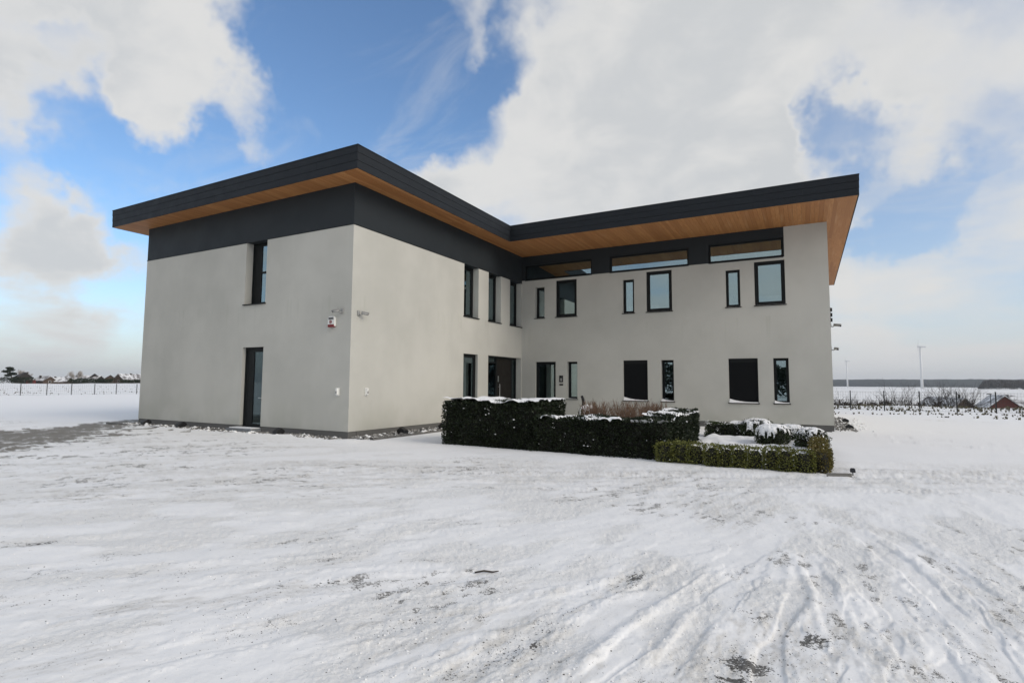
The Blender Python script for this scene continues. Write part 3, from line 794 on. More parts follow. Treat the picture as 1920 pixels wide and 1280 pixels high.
# door in the south wall
which, u0, u1, z0, z1, dep = SDOOR
fr = MB(); ring(fr, which, u0 + .004, u1 - .004, z0, z1 - .004, .07, dep, dep + .09)
sd_ = fr.build("door", 'frame', house); sd_['label'] = "dark glazed side door in the left wall above a stone step"
lf = MB(); ring(lf, which, u0 + .08, u1 - .08, z0 + .075, z1 - .08, .08, dep + .015, dep + .07)
fbox(lf, which, u0 + .16, u0 + .44, z0 + .155, z1 - .16, dep + .02, dep + .06)
lf.build("door_leaf", 'frame', sd_)
pane(sd_, which, u0 + .43, u1 - .15, z0 + .14, z1 - .15, dep + .04, gm='glass_dark')
hb = MB(); a = facade(which, u1 - .13, 1.12, dep - .05); hb.tube([a, (a[0] - .11, a[1], a[2])], .011, 8); hb.tube([a, (a[0], a[1] + .07, a[2])], .011, 8); hb.build("handle", 'steel', sd_)
st_ = MB(); fbox(st_, which, u0 - .22, u1 + .02, .015, .125, -.36, .10); so = st_.build("door_step", 'step', house, bevel=.008)
sv = MB(); fbox(sv, which, u0 - .12, u1 - .05, .127, .155, -.30, .05); sv.build("step_snow", 'snow', so, bevel=.012)
# entrance in the inner corner
which, u0, u1, z0, z1, dep = EDOOR
fr = MB(); ring(fr, which, u0 + .004, u1 - .004, z0, z1 - .004, .08, dep, dep + .09)
fbox(fr, which, 9.10, 9.24, z0 + .08, z1 - .085, dep, dep + .09)
fbox(fr, which, 10.52, 10.60, z0 + .08, z1 - .085, dep, dep + .09)
fbox(fr, which, u0 + .08, 9.10, z1 - .30, z1 - .25, dep + .01, dep + .08)
ed = fr.build("door", 'frame', house); ed['label'] = "dark entrance door with long steel bar handle in the inner corner"
lf = MB(); fbox(lf, which, 9.245, 10.515, z0 + .01, z1 - .09, dep + .012, dep + .06)
lf.build("door_leaf", 'doorleaf', ed)
pane(ed, which, u0 + .08, 9.10, z0 + .08, z1 - .085, dep + .045, gm='glass_dark'); pane(ed, which, 10.60, u1 - .084, z0 + .08, z1 - .085, dep + .045, gm='glass_dark')
hb = MB()
a = facade(which, 9.36, .5, dep - .055); hb.tube([a, (a[0], a[1], 1.62)], .016, 8)
for zz in (.62, 1.5): hb.tube([(a[0], a[1], zz), (a[0] - .07, a[1], zz)], .010, 6)
hb.build("handle", 'steel', ed)
kp = MB(); fbox(kp, which, 9.28, 9.35, 1.72, 1.98, dep - .012, dep + .01); kp.build("lock_plate", 'steel', ed, bevel=.004)
# interior so that the panes look into real rooms
inn = MB()
inn.box(-W_ + WT + .01, -WT - .01, WT + .01, DEEP - WT - .01, 3.05, 3.35)
inn.box(-WT + .01, L2_ - WT - .01, L_ + WT + .01, DEEP - WT - .01, 3.05, 3.35)
inn.build("upper_floor_slab", 'interior', house)
inn = MB()
inn.box(-W_ + WT + .01, -WT - .01, WT + .01, DEEP - WT - .01, -.05, .05)
inn.box(-WT + .01, L2_ - WT - .01, L_ + WT + .01, DEEP - WT - .01, -.05, .05)
inn.build("ground_floor_slab", 'floor', house)
inn = MB()
inn.box(-3.2, -3.05, WT + .02, DEEP - WT - .02, .06, 3.04); inn.box(-3.2, -3.05, WT + .02, DEEP - WT - .02, 3.36, ZS)
inn.box(-W_ + WT + .02, -3.22, 4.5, 4.65, .06, 3.04); inn.box(-W_ + WT + .02, -3.22, 4.5, 4.65, 3.36, ZS)
for yy in (4.0, 7.55, 9.45): inn.box(-3.04, -WT - .02, yy - .06, yy + .06, 3.36, ZS)
inn.box(-.2, L2_ - WT - .02, 15.0, 15.15, .06, 3.04); inn.box(-.2, L2_ - WT - .02, 15.0, 15.15, 3.36, ZS)
for xx in (3.9, 8.1): inn.box(xx - .06, xx + .06, L_ + WT + .02, 14.98, .06, 3.04); inn.box(xx - .06, xx + .06, L_ + WT + .02, 14.98, 3.36, ZS)
inn.build("inner_partition", 'interior', house)
# white things on the window boards inside the first-floor rooms
for (x0, x1, z0, z1, dd) in ((10.32, 11.17, 4.86, 5.14, .30), (6.10, 6.37, 4.80, 5.05, .25), (5.12, 5.28, 4.84, 5.05, .26)):
    b_ = MB(); b_.box(x0, x1, L_ + dd + .12, L_ + dd + .3, z0, z1); o = b_.build("window_board_box", 'white', house)

# roof: slab, fascia boards and the planked soffit
OVF, OVA, OVC, OVR, OVL, OVN = .827, .890, 2.859, .819, 1.051, 1.0
RX0, RX1, RY0, RY1 = -W_ - OVL, L2_ + OVR, -OVF, DEEP + OVN
INX, INY = OVA, L_ - OVC
e = .03
roof = MB()
poly = [(RX0 + e, RY0 + e), (INX - e, RY0 + e), (INX - e, INY + e), (RX1 - e, INY + e), (RX1 - e, RY1 - e), (RX0 + e, RY1 - e)]
roof.prism(poly, 2, ZS + .026, ZT - .05)
roof_o = roof.build("roof", 'roofing', house)
sm = MB(); e2 = .12
poly2 = [(RX0 + e2, RY0 + e2), (INX - e2, RY0 + e2), (INX - e2, INY + e2), (RX1 - e2, INY + e2), (RX1 - e2, RY1 - e2), (RX0 + e2, RY1 - e2)]
sm.prism(poly2, 2, ZT - .049, ZT - .01); sm.build("roof_snow", 'snow', roof_o)
# fascia: three rows of boards on each side, in lengths, each row stepping out a little
rows = [(ZS - .004, ZS + .220, .000), (ZS + .226, ZS + .452, .007), (ZS + .458, ZT - .03, .014)]
def fascia(ax, fixed, sgn, a, b, end0, end1):
    n = max(1, round((b - a) / 3.6))
    for r_i, (z0, z1, out) in enumerate(rows):
        cuts = [a - end0 * out] + [a + (b - a) * (i + (.5 if r_i == 1 else 0)) / n for i in range(1 if r_i != 1 else 0, n) ] + [b + end1 * out]
        for i in range(len(cuts) - 1):
            u0, u1 = cuts[i] + (.0015 if i else 0), cuts[i + 1] - (.0015 if i < len(cuts) - 2 else 0)
            f0, f1 = sorted((fixed - sgn * .028, fixed + sgn * out))
            m_ = MB()
            if ax == 'x': m_.box(u0, u1, f0, f1, z0, z1)
            else: m_.box(f0, f1, u0, u1, z0, z1)
            m_.build("fascia_board", 'fascia', roof_o)
    m_ = MB(); f0, f1 = sorted((fixed - sgn * .10, fixed + sgn * .024))
    if ax == 'x': m_.box(a - end0 * .024, b + end1 * .024, f0, f1, ZT - .028, ZT)
    else: m_.box(f0, f1, a - end0 * .024, b + end1 * .024, ZT - .028, ZT)
    m_.build("roof_trim", 'fascia', roof_o)
J = .0285
fascia('x', RY0, -1, RX0, INX, 1, 1)
fascia('y', INX, 1, RY0 + J, INY - .016, 0, 0)
fascia('x', INY, -1, INX, RX1, 0, 1)
fascia('y', RX1, 1, INY + J, RY1 - J, 0, 0)
fascia('x', RY1, 1, RX0, RX1, 1, 1)
fascia('y', RX0, -1, RY0 + J, RY1 - J, 0, 0)
# soffit planks, all running along Y
PW = .137
plank_cache = {}
def plank(x, y0, y1):
    key = round(y1 - y0, 3)
    if key not in plank_cache:
        m_ = MB(); h_ = PW / 2 - .0018
        m_.prism([(-h_, .0), (-h_ + .002, -.002), (h_ - .002, -.002), (h_, .0), (h_, .02), (-h_, .02)], 1, .001, key - .001)
        me = m_.mesh("soffit_plank"); me.materials.append(M['wood']); plank_cache[key] = me
    o = link("soffit_plank", plank_cache[key], None, roof_o); o.location = (x, y0, ZS + .004 + random.uniform(-.001, .001))
def planks(xa, xb, y0, y1, pieces):
    n = max(1, round((xb - xa) / PW))
    for i in range(n):
        x = xa + (i + .5) * (xb - xa) / n
        cuts = [y0] + [y0 + (y1 - y0) * (q + ((i * .37) % 1 - .5) * .5) / pieces for q in range(1, pieces)] + [y1]
        cuts = [round(c, 1) if 0 < q < len(cuts) - 1 else c for q, c in enumerate(cuts)]
        for a, b in zip(cuts[:-1], cuts[1:]): plank(x, a, b)
planks(RX0 + .035, -W_ - .0, RY0 + .035, RY1 - .035, 4)
planks(-W_ + .0, -.0, RY0 + .035, WT, 1)
planks(.0, INX - .03, RY0 + .035, L_ + .1, 2)
planks(INX - .03, L2_, INY + .035, L_ + WT, 1)
planks(L2_, RX1 - .035, INY + .035, RY1 - .035, 3)

# ------------------------------------------------------------------ things fixed to the walls
def camera_unit(loc, rz, label, arm=.30, flip=1):
    t = thing("security_camera", label, "security camera", loc, rz, "security cameras on the walls")
    # local: wall is the plane y = 0, outward is -y
    m_ = MB(); m_.box(-.05, .05, -.035, -.001, -.075, .075); m_.build("mount", 'lightgrey', t, bevel=.008)
    m_ = MB(); m_.tube([(0, -.02, -.03), (0, -.09, -.055), (flip * .06, -.13, -.03)], [.018, .016, .016], 8); m_.build("arm", 'lightgrey', t, True)
    b_ = MB(); d = Vector((flip * .8, -.55, -.16)).normalized(); s0 = Vector((flip * .02, -.12, -.005))
    b_.tube([s0, s0 + d * arm], [.033, .033], 10); b_.build("camera_body", 'lightgrey', t, True)
    b_ = MB(); b_.tube([s0 + d * (arm + .001), s0 + d * (arm + .012)], [.034, .034], 10); b_.build("lens", 'lens', t)
    b_ = MB(); s1 = s0 + Vector((0, 0, .045)); b_.tube([s1, s1 + d * (arm + .04)], [.024, .027], 4); b_.build("sun_shield", 'lightgrey', t)
    return t
camera_unit((-.36, 0, 3.79), 0, "grey security camera on the left wall just above the white alarm siren", .19, -1)
camera_unit((0, .28, 3.74), R(90), "grey security camera on the sunlit wall beside the front corner", .19, 1)
camera_unit((L2_, L_ + .45, 3.88), R(90), "larger security camera sticking out from the far right end wall", .34, -1)
camera_unit((L2_, L_ + .75, 3.02), R(90), "lower and smaller security camera on the far right end wall", .18, -1)
# alarm siren
t = thing("alarm_siren", "white alarm siren with red base and round red badge near the front corner", "alarm", (-.75, 0, 3.49))
t.scale = (.86, .9, .86)
m_ = MB(); m_.prism([(-.165, -.17), (.165, -.17), (.165, .12), (.10, .185), (-.10, .185), (-.165, .12)], 1, -.085, -.001); m_.build("housing", 'white', t, bevel=.014)
m_ = MB(); m_.box(-.150, .150, -.098, -.02, -.205, -.105); m_.build("red_base", 'red', t, bevel=.016)
m_ = MB(); m_.box(-.125, .125, -.094, -.086, .06, .145); m_.build("grille", 'lightgrey', t, bevel=.003)
m_ = MB()
for i in range(4): m_.box(-.11, .11, -.098, -.0941, .073 + i * .018, .081 + i * .018)
m_.build("grille_slot", 'black', t)
def disc(r, y, n=24):
    return [(r * math.cos(2 * math.pi * i / n), r * math.sin(2 * math.pi * i / n)) for i in range(n)]
m_ = MB(); m_.prism([(u - .02, v - .02) for u, v in disc(.062, 0)], 1, -.092, -.086); bd = m_.build("badge", 'red', t)
m_ = MB()   # a small white swirl on the badge
pts = [(-.02 + (.012 + .0045 * a) * math.cos(a), -.0935, -.02 + (.012 + .0045 * a) * math.sin(a)) for a in np.linspace(.4, 5.2, 14)]
m_.tube(pts, .006, 5); m_.build("badge_mark", 'white', bd)
# small white sensor boxes
def sensor(loc, rz, label):
    t = thing("wall_sensor", label, "sensor", loc, rz, "white sensors low on the walls")
    m_ = MB(); m_.box(-.055, .055, -.03, -.001, -.12, .12); m_.build("back_plate", 'white', t, bevel=.006)
    m_ = MB(); m_.prism([(-.045, -.030), (.045, -.030), (.030, -.085), (-.030, -.085)][::-1], 2, -.09, .11); m_.build("cover", 'white', t, bevel=.008)
    m_ = MB(); m_.box(-.028, .028, -.089, -.0855, -.06, .02); m_.build("lens", 'lightgrey', t)
sensor((-.44, 0, 1.37), 0, "white box sensor on the shaded left wall near the front corner")
sensor((0, .70, 1.37), R(90), "white box sensor on the sunlit wall right of the front corner")
# intercom
t = thing("door_intercom", "black intercom panel on the wall between the two ground-floor windows by the entrance", "intercom", (2.04, L_, 1.87))
m_ = MB(); m_.box(-.09, .09, -.03, -.001, -.15, .15); m_.build("panel", 'black', t, bevel=.006)
m_ = MB(); m_.box(-.035, .045, -.034, -.0305, -.10, .03); m_.build("key_plate", 'lightgrey', t, bevel=.002)
m_ = MB()
for i in range(3): m_.prism([(u * .2 + .005, v * .2 - .075 + i * .04) for u, v in disc(.05, 0, 12)], 1, -.038, -.0341)
m_.build("button", 'black', t)
m_ = MB(); m_.tube([(0, -.029, .09), (0, -.036, .09)], .02, 12); m_.build("lens", 'lens', t)
t = thing("letter_plate", "small black plate fixed under the intercom", "plate", (2.04, L_, 1.61))
m_ = MB(); m_.box(-.09, .09, -.02, -.001, -.035, .035); m_.build("plate", 'black', t, bevel=.004)
m_ = MB(); m_.box(-.06, .06, -.024, -.0205, -.010, .012); m_.build("slot", 'lens', t)
# louvred wall lamp on the end wall
t = thing("wall_lamp", "black ribbed wall lamp above the camera on the far right end wall", "lamp", (L2_, L_ + .30, 4.25), R(90))
m_ = MB(); m_.box(-.07, .07, -.02, -.001, -.28, .28); m_.build("back_plate", 'black', t)
for i in range(3):
    m_ = MB(); m_.box(-.06, .06, -.075, -.021, -.25 + i * .19, -.12 + i * .19); m_.build("lamp_fin", 'black', t, bevel=.004)

# ------------------------------------------------------------------ gravel strip, edging and ground spotlights
def blobs(n, fx, size, seed, flat=.7):
    """small irregular stones: 8-sided lumps"""
    r_ = np.random.default_rng(seed)
    base = np.array([(1, 0, 0), (0, 1, 0), (-1, 0, 0), (0, -1, 0), (0, 0, 1), (0, 0, -1)], float)
    tri = np.array([(0, 1, 4), (1, 2, 4), (2, 3, 4), (3, 0, 4), (1, 0, 5), (2, 1, 5), (3, 2, 5), (0, 3, 5)])
    P = fx(r_, n)
    S = size[0] + (size[1] - size[0]) * r_.random(n) ** 2.2
    a = r_.random(n) * 2 * np.pi
    jit = 1 + (r_.random((n, 6, 1)) - .5) * .7
    B = base[None] * jit
    sx = (.7 + .6 * r_.random((n, 1))); 
    X = B[..., 0] * sx; Y = B[..., 1]; Z = B[..., 2] * flat
    ca, sa = np.cos(a)[:, None], np.sin(a)[:, None]
    V = np.stack([X * ca - Y * sa, X * sa + Y * ca, Z], -1) * S[:, None, None] + P[:, None, :]
    F = (tri[None] + (np.arange(n) * 6)[:, None, None]).reshape(-1, 3)
    return V.reshape(-1, 3), F
def strip_pts(x0, x1, y0, y1, z=.03):
    def f(r_, n):
        return np.stack([r_.uniform(x0, x1, n), r_.uniform(y0, y1, n), z + r_.uniform(-.02, .03, n)], 1)
    return f
Vs = []; Fs = []; off = 0
for k_, (n, f, sz) in enumerate(((900, strip_pts(-W_ - .1, -.05, -.62, -.04), (.02, .06)), (900, strip_pts(.04, .88, .02, 5.2), (.025, .075)),
                                 (500, strip_pts(.04, .88, 5.2, 7.9), (.025, .07)), (350, strip_pts(L2_ + .03, L2_ + .7, L_, L_ + 9), (.025, .07)))):
    V, F = blobs(n, f, sz, 100 + k_); Vs.append(V); Fs.append(F + off); off += len(V)
o = link("gravel", npmesh("gravel", np.concatenate(Vs), np.concatenate(Fs)), 'stone'); tag(o, "grey and white pebbles in the strip along the foot of the walls", "gravel", kind='stuff')
Vs = []; Fs = []; off = 0
for k_, (n, f, sz) in enumerate(((190, strip_pts(-W_ - .1, -.05, -.72, -.10, .035), (.03, .10)), (150, strip_pts(.08, .90, .0, 7.9, .05), (.03, .09)),
                                 (120, strip_pts(L2_ + .05, L2_ + 1.3, L_, L_ + 9, .03), (.03, .10)))):
    V, F = blobs(n, f, sz, 120 + k_, .45); Vs.append(V); Fs.append(F + off); off += len(V)
o = link("snow_lump", npmesh("snow_lump", np.concatenate(Vs), np.concatenate(Fs), True), 'snow'); tag(o, "lumps of snow lying on the pebbles along the walls", "snow", kind='stuff')
def edging(label, pts):
    t = thing("metal_edging", label, "edging", (0, 0, 0), 0, "metal edging strips along the house")
    for a, b in zip(pts[:-1], pts[1:]):
        m_ = MB(); d = Vector((b[0] - a[0], b[1] - a[1], 0)).normalized(); n = Vector((-d.y, d.x, 0)) * .007
        m_.v = [tuple(Vector((q[0], q[1], z)) + s_ * n) for z in (-.1, a[2]) for q in (a, b) for s_ in (-1, 1)]
        m_.f = [(0, 1, 3, 2), (4, 6, 7, 5), (0, 2, 6, 4), (1, 5, 7, 3), (0, 4, 5, 1), (2, 3, 7, 6)]
        m_.build("edging_strip", 'galv', t)
edging("dark metal edging along the pebble strip below the sunlit wall", [(.93, .05, .06), (.93, 2.6, .06), (.93, 5.2, .06), (.93, 7.85, .06)])
edging("dark metal edging beside the bare asphalt at the far left corner", [(-12.1, -.62, .055), (-10.2, -.70, .055), (-8.3, -.74, .055)])
edging("short end of metal edging beyond the warm-tinted boxwood corner", [(12.15, -.22, .05), (12.55, -.06, .05)])
def spotlight(x, y, rz, label, s=1.0):
    t = thing("ground_spotlight", label, "spotlight", (x, y, .02), rz, "black ground spotlights along the house")
    m_ = MB(); m_.tube([(0, 0, -.08), (0, 0, .06 * s)], .018 * s, 8); m_.build("spike", 'black', t)
    m_ = MB(); m_.prism([(-.13 * s, .03), (.10 * s, .03), (.15 * s, .10 * s), (.02 * s, .19 * s), (-.12 * s, .12 * s)], 1, -.085 * s, .085 * s); m_.build("lamp_housing", 'black', t, bevel=.018 * s)
    m_ = MB(); m_.v = [(.160 * s, -.06 * s, .095 * s), (.160 * s, .06 * s, .095 * s), (.035 * s, .06 * s, .188 * s), (.035 * s, -.06 * s, .188 * s)]; m_.f = [(0, 1, 2, 3)]
    m_.v += [(q[0] + .006, q[1], q[2] + .008) for q in m_.v]; m_.f = [(0, 3, 2, 1), (4, 5, 6, 7), (0, 1, 5, 4), (1, 2, 6, 5), (2, 3, 7, 6), (3, 0, 4, 7)]
    m_.build("lens", 'lens', t)
spotlight(-9.75, -.42, R(90), "black ground spotlight nearest the far left corner of the left wall", 1.15)
spotlight(-7.55, -.42, R(90), "black ground spotlight between the far left corner and the side door", 1.15)
spotlight(-2.45, -.45, R(90), "black ground spotlight right of the side door step", 1.15)
spotlight(.60, 1.75, R(180), "black ground spotlight under the white sensor on the sunlit wall", 1.2)
spotlight(.60, 3.95, R(180), "black ground spotlight half hidden behind the tall hedge", 1.2)
spotlight(13.25, 12.2, R(180), "nearer black ground spotlight beyond the far right corner", 1.0)
spotlight(13.35, 16.4, R(180), "farther black ground spotlight along the far right wall", 1.0)
spotlight(12.58, .12, R(90), "small dark ground spotlight beside the warm-tinted boxwood corner", .5)
# bollard
t = thing("bollard_light", "slim black bollard light leaning slightly among the dry shrubs", "bollard", (4.34, 8.0, 0))
t.rotation_euler = (0, R(-4), 0)
m_ = MB(); m_.tube([(0, 0, -.05), (0, 0, 1.0)], .055, 14); m_.build("post", 'black', t, True)
m_ = MB(); m_.v = []; m_.tube([(0, 0, 1.001), (-.01, 0, 1.10), (-.05, 0, 1.19)], [.058, .058, .050], 14); m_.build("lamp_head", 'black', t, True)

# ------------------------------------------------------------------ clipped hedges and shrubs
def leaf_quads(P, N, ln, wd, seed, droop=.0, spread=.9):
    r_ = np.random.default_rng(seed)
    n = len(P)
    d = N + r_.normal(0, spread, (n, 3)) * .55
    d /= np.linalg.norm(d, axis=1, keepdims=True)
    q = r_.normal(0, 1, (n, 3)); s_ = np.cross(d, q); s_ /= np.linalg.norm(s_, axis=1, keepdims=True) + 1e-9
    L = (ln * (.6 + .8 * r_.random(n)))[:, None]; Wd = (wd * (.6 + .8 * r_.random(n)))[:, None]
    a = P - d * L * .35
    b = P + s_ * Wd + d * L * .15; c = P + d * L * .65; e_ = P - s_ * Wd + d * L * .15
    V = np.stack([a, b, c, e_], 1).reshape(-1, 3)
    F = np.arange(4 * n).reshape(n, 4)
    return V, F
def box_surface(x0, x1, y0, y1, z0, z1, dens, seed, bump_=.05):
    r_ = np.random.default_rng(seed)
    P = []; N = []
    for ax, val, sg, (a0, a1), (b0, b1), oa, ob in ((1, y0, -1, (x0, x1), (z0, z1), 0, 2), (1, y1, 1, (x0, x1), (z0, z1), 0, 2), (0, x0, -1, (y0, y1), (z0, z1), 1, 2),
                                                   (0, x1, 1, (y0, y1), (z0, z1), 1, 2), (2, z1, 1, (x0, x1), (y0, y1), 0, 1)):
        n = int((a1 - a0) * (b1 - b0) * dens)
        p = np.zeros((n, 3)); p[:, oa] = r_.uniform(a0, a1, n); p[:, ob] = r_.uniform(b0, b1, n)
        lump = (fbm(p[:, oa] / .22, p[:, ob] / .22, seed + ax, 3) - .5) * 2 * bump_ + (fbm(p[:, oa] / .75, p[:, ob] / .75, seed + ax + 40, 2) - .5) * .16
        p[:, ax] = val + sg * (lump - np.abs(r_.normal(0, .03, n)) + .02)
        nn = np.zeros((n, 3)); nn[:, ax] = sg; nn[:, 2] += .35
        P.append(p); N.append(nn)
    return np.concatenate(P), np.concatenate(N)
def lumpy_box(x0, x1, y0, y1, z0, z1, inset, seed):
    m_ = MB(); m_.box(x0 + inset, x1 - inset, y0 + inset, y1 - inset, z0, z1 - inset)
    return m_
def snow_cap(x0, x1, y0, y1, z, thick, cover, seed, over=.03, res=.035):
    nx = max(4, int((x1 - x0 + 2 * over) / res)); ny = max(4, int((y1 - y0 + 2 * over) / res))
    xs = np.linspace(x0 - over, x1 + over, nx + 1); ys = np.linspace(y0 - over, y1 + over, ny + 1)
    X, Y = np.meshgrid(xs, ys, indexing='ij')
    ed = np.minimum(np.minimum(X - xs[0], xs[-1] - X), np.minimum(Y - ys[0], ys[-1] - Y))
    f = fbm(X / .45, Y / .45, seed, 3); f2 = fbm(X / .11, Y / .11, seed + 5, 3)
    t_ = (f - (1 - cover) * .9 + (f2 - .5) * .55)
    t_ = t_ * 2.2 - .25 * (1 - sstep(ed, 0, .09))
    hgt = thick * np.clip(t_, 0, 1) ** .6 * (.55 + .9 * f)
    Z = np.where(t_ > 0, z + hgt + (f - .5) * .05, z - .03)
    keep = (t_[:-1, :-1] > -.12) & (t_[1:, 1:] > -.12) & (t_[1:, :-1] > -.12) & (t_[:-1, 1:] > -.12)
    V = np.stack([X.ravel(), Y.ravel(), Z.ravel()], 1)
    i = np.arange(nx)[:, None] * (ny + 1); j = np.arange(ny)[None, :]
    F = np.stack([i + j, i + ny + 1 + j, i + ny + 2 + j, i + j + 1], -1)[keep]
    return V, F.reshape(-1, 4)
def specks(P, N, n, size, seed, topbias=1.0):
    """flecks of snow caught on the leaves"""
    r_ = np.random.default_rng(seed)
    cl = fbm(P[:, 0] / .3 + P[:, 1] / .3, P[:, 2] / .22, seed, 2)
    zz = (P[:, 2] - P[:, 2].min()) / (np.ptp(P[:, 2]) + 1e-6)
    wgt = sstep(cl, .5, .75) * (.15 + topbias * zz ** 2) + .01
    idx = r_.choice(len(P), n, replace=False, p=wgt / wgt.sum())
    Q = P[idx] + N[idx] * .025 + np.array([0, 0, .012])
    return blobs(n, lambda rr, k__: Q, size, seed + 1, .5)
def join(parts):
    V = []; F = []; off = 0
    for v, f in parts:
        V.append(v); F.append(f + off); off += len(v)
    return np.concatenate(V), np.concatenate(F)
def tri(F):
    return np.concatenate([F[:, [0, 1, 2]], F[:, [0, 2, 3]]]) if F.shape[1] == 4 else F
def hedge(label, boxes, leafmat, dens, ln, wd, cap, nspeck, seed, name="yew_hedge", group=None, z0=-.03):
    cx = sum((b[0] + b[1]) / 2 for b in boxes) / len(boxes); cy = sum((b[2] + b[3]) / 2 for b in boxes) / len(boxes)
    t = thing(name, label, "hedge", (cx, cy, 0), 0, group)
    o0 = np.array([cx, cy, 0])
    core = MB(); Ps = []; Ns = []; caps = []
    for k_, (x0, x1, y0, y1, h) in enumerate(boxes):
        core.box(x0 + .07 - cx, x1 - .07 - cx, y0 + .07 - cy, y1 - .07 - cy, z0, h - .07)
        P, N = box_surface(x0, x1, y0, y1, z0, h, dens, seed + k_)
        inner = np.zeros(len(P), bool)
        for m2, b2 in enumerate(boxes):
            if m2 != k_: inner |= (P[:, 0] > b2[0] + .08) & (P[:, 0] < b2[1] - .08) & (P[:, 1] > b2[2] + .08) & (P[:, 1] < b2[3] - .08) & (P[:, 2] < b2[4] - .08)
        P, N = P[~inner], N[~inner]
        Ps.append(P); Ns.append(N)
        V, F = snow_cap(x0, x1, y0, y1, h, cap[0], cap[1], seed + 60 + k_); caps.append((V - o0, tri(F)))
    core.build("hedge_core", 'yewcore', t)
    P = np.concatenate(Ps); N = np.concatenate(Ns)
    V, F = leaf_quads(P - o0, N, ln, wd, seed + 9)
    link("foliage", npmesh("foliage", V, F), leafmat, t)["kind"] = "stuff"
    sv_, sf_ = specks(P - o0, N, nspeck, (.010, .034), seed + 20)
    V, F = join(caps + [(sv_, sf_)])
    link("snow_cap", npmesh("snow_cap", V, F, True), 'snow', t)
    return t
hedge("tall dark clipped yew hedge block with snow on top, nearest the sunlit wall", [(3.2, 6.02, .25, 2.05, 1.14)], 'yew', 1500, .075, .016, (.085, .80), 170, 300)
hedge("lower dark clipped yew hedge with patchy snow, running right and turning back along the bed", [(6.0, 9.2, .18, .82, .83), (8.5, 9.22, .82, 3.9, .90)], 'yew', 1500, .075, .016, (.07, .60), 200, 340)
hedge("low clipped dark hedge under the shuttered windows at the back of the snowy bed", [(9.0, 10.2, 6.3, 7.0, .44)], 'ball', 1300, .05, .016, (.05, .62), 160, 380, name="low_hedge")
# boxwood border: individual plants
def bush_surface(rx, ry, h, dens, seed, sq=3.2):
    r_ = np.random.default_rng(seed)
    n = int(dens * (2 * (rx + ry) * 2 * h + 4 * rx * ry))
    d = r_.normal(0, 1, (n, 3)); d[:, 2] *= .85
    d /= np.linalg.norm(d, axis=1, keepdims=True)
    k_ = (np.abs(d[:, 0]) ** sq + np.abs(d[:, 1]) ** sq + np.abs(d[:, 2]) ** sq) ** (1 / sq)
    u = d / k_[:, None]
    lump = 1 + (fbm(u[:, 0] * 3 + u[:, 2] * 2 + seed, u[:, 1] * 3 - u[:, 2] * 2, seed, 3) - .5) * .30
    rad = lump * (1 - np.abs(r_.normal(0, .11, n)) + .22 * r_.random(n) * (r_.random(n) < .16) * (d[:, 2] > .0))
    P = u * rad[:, None] * np.array([rx, ry, h * .5]); P[:, 2] += h * .5
    return P, d
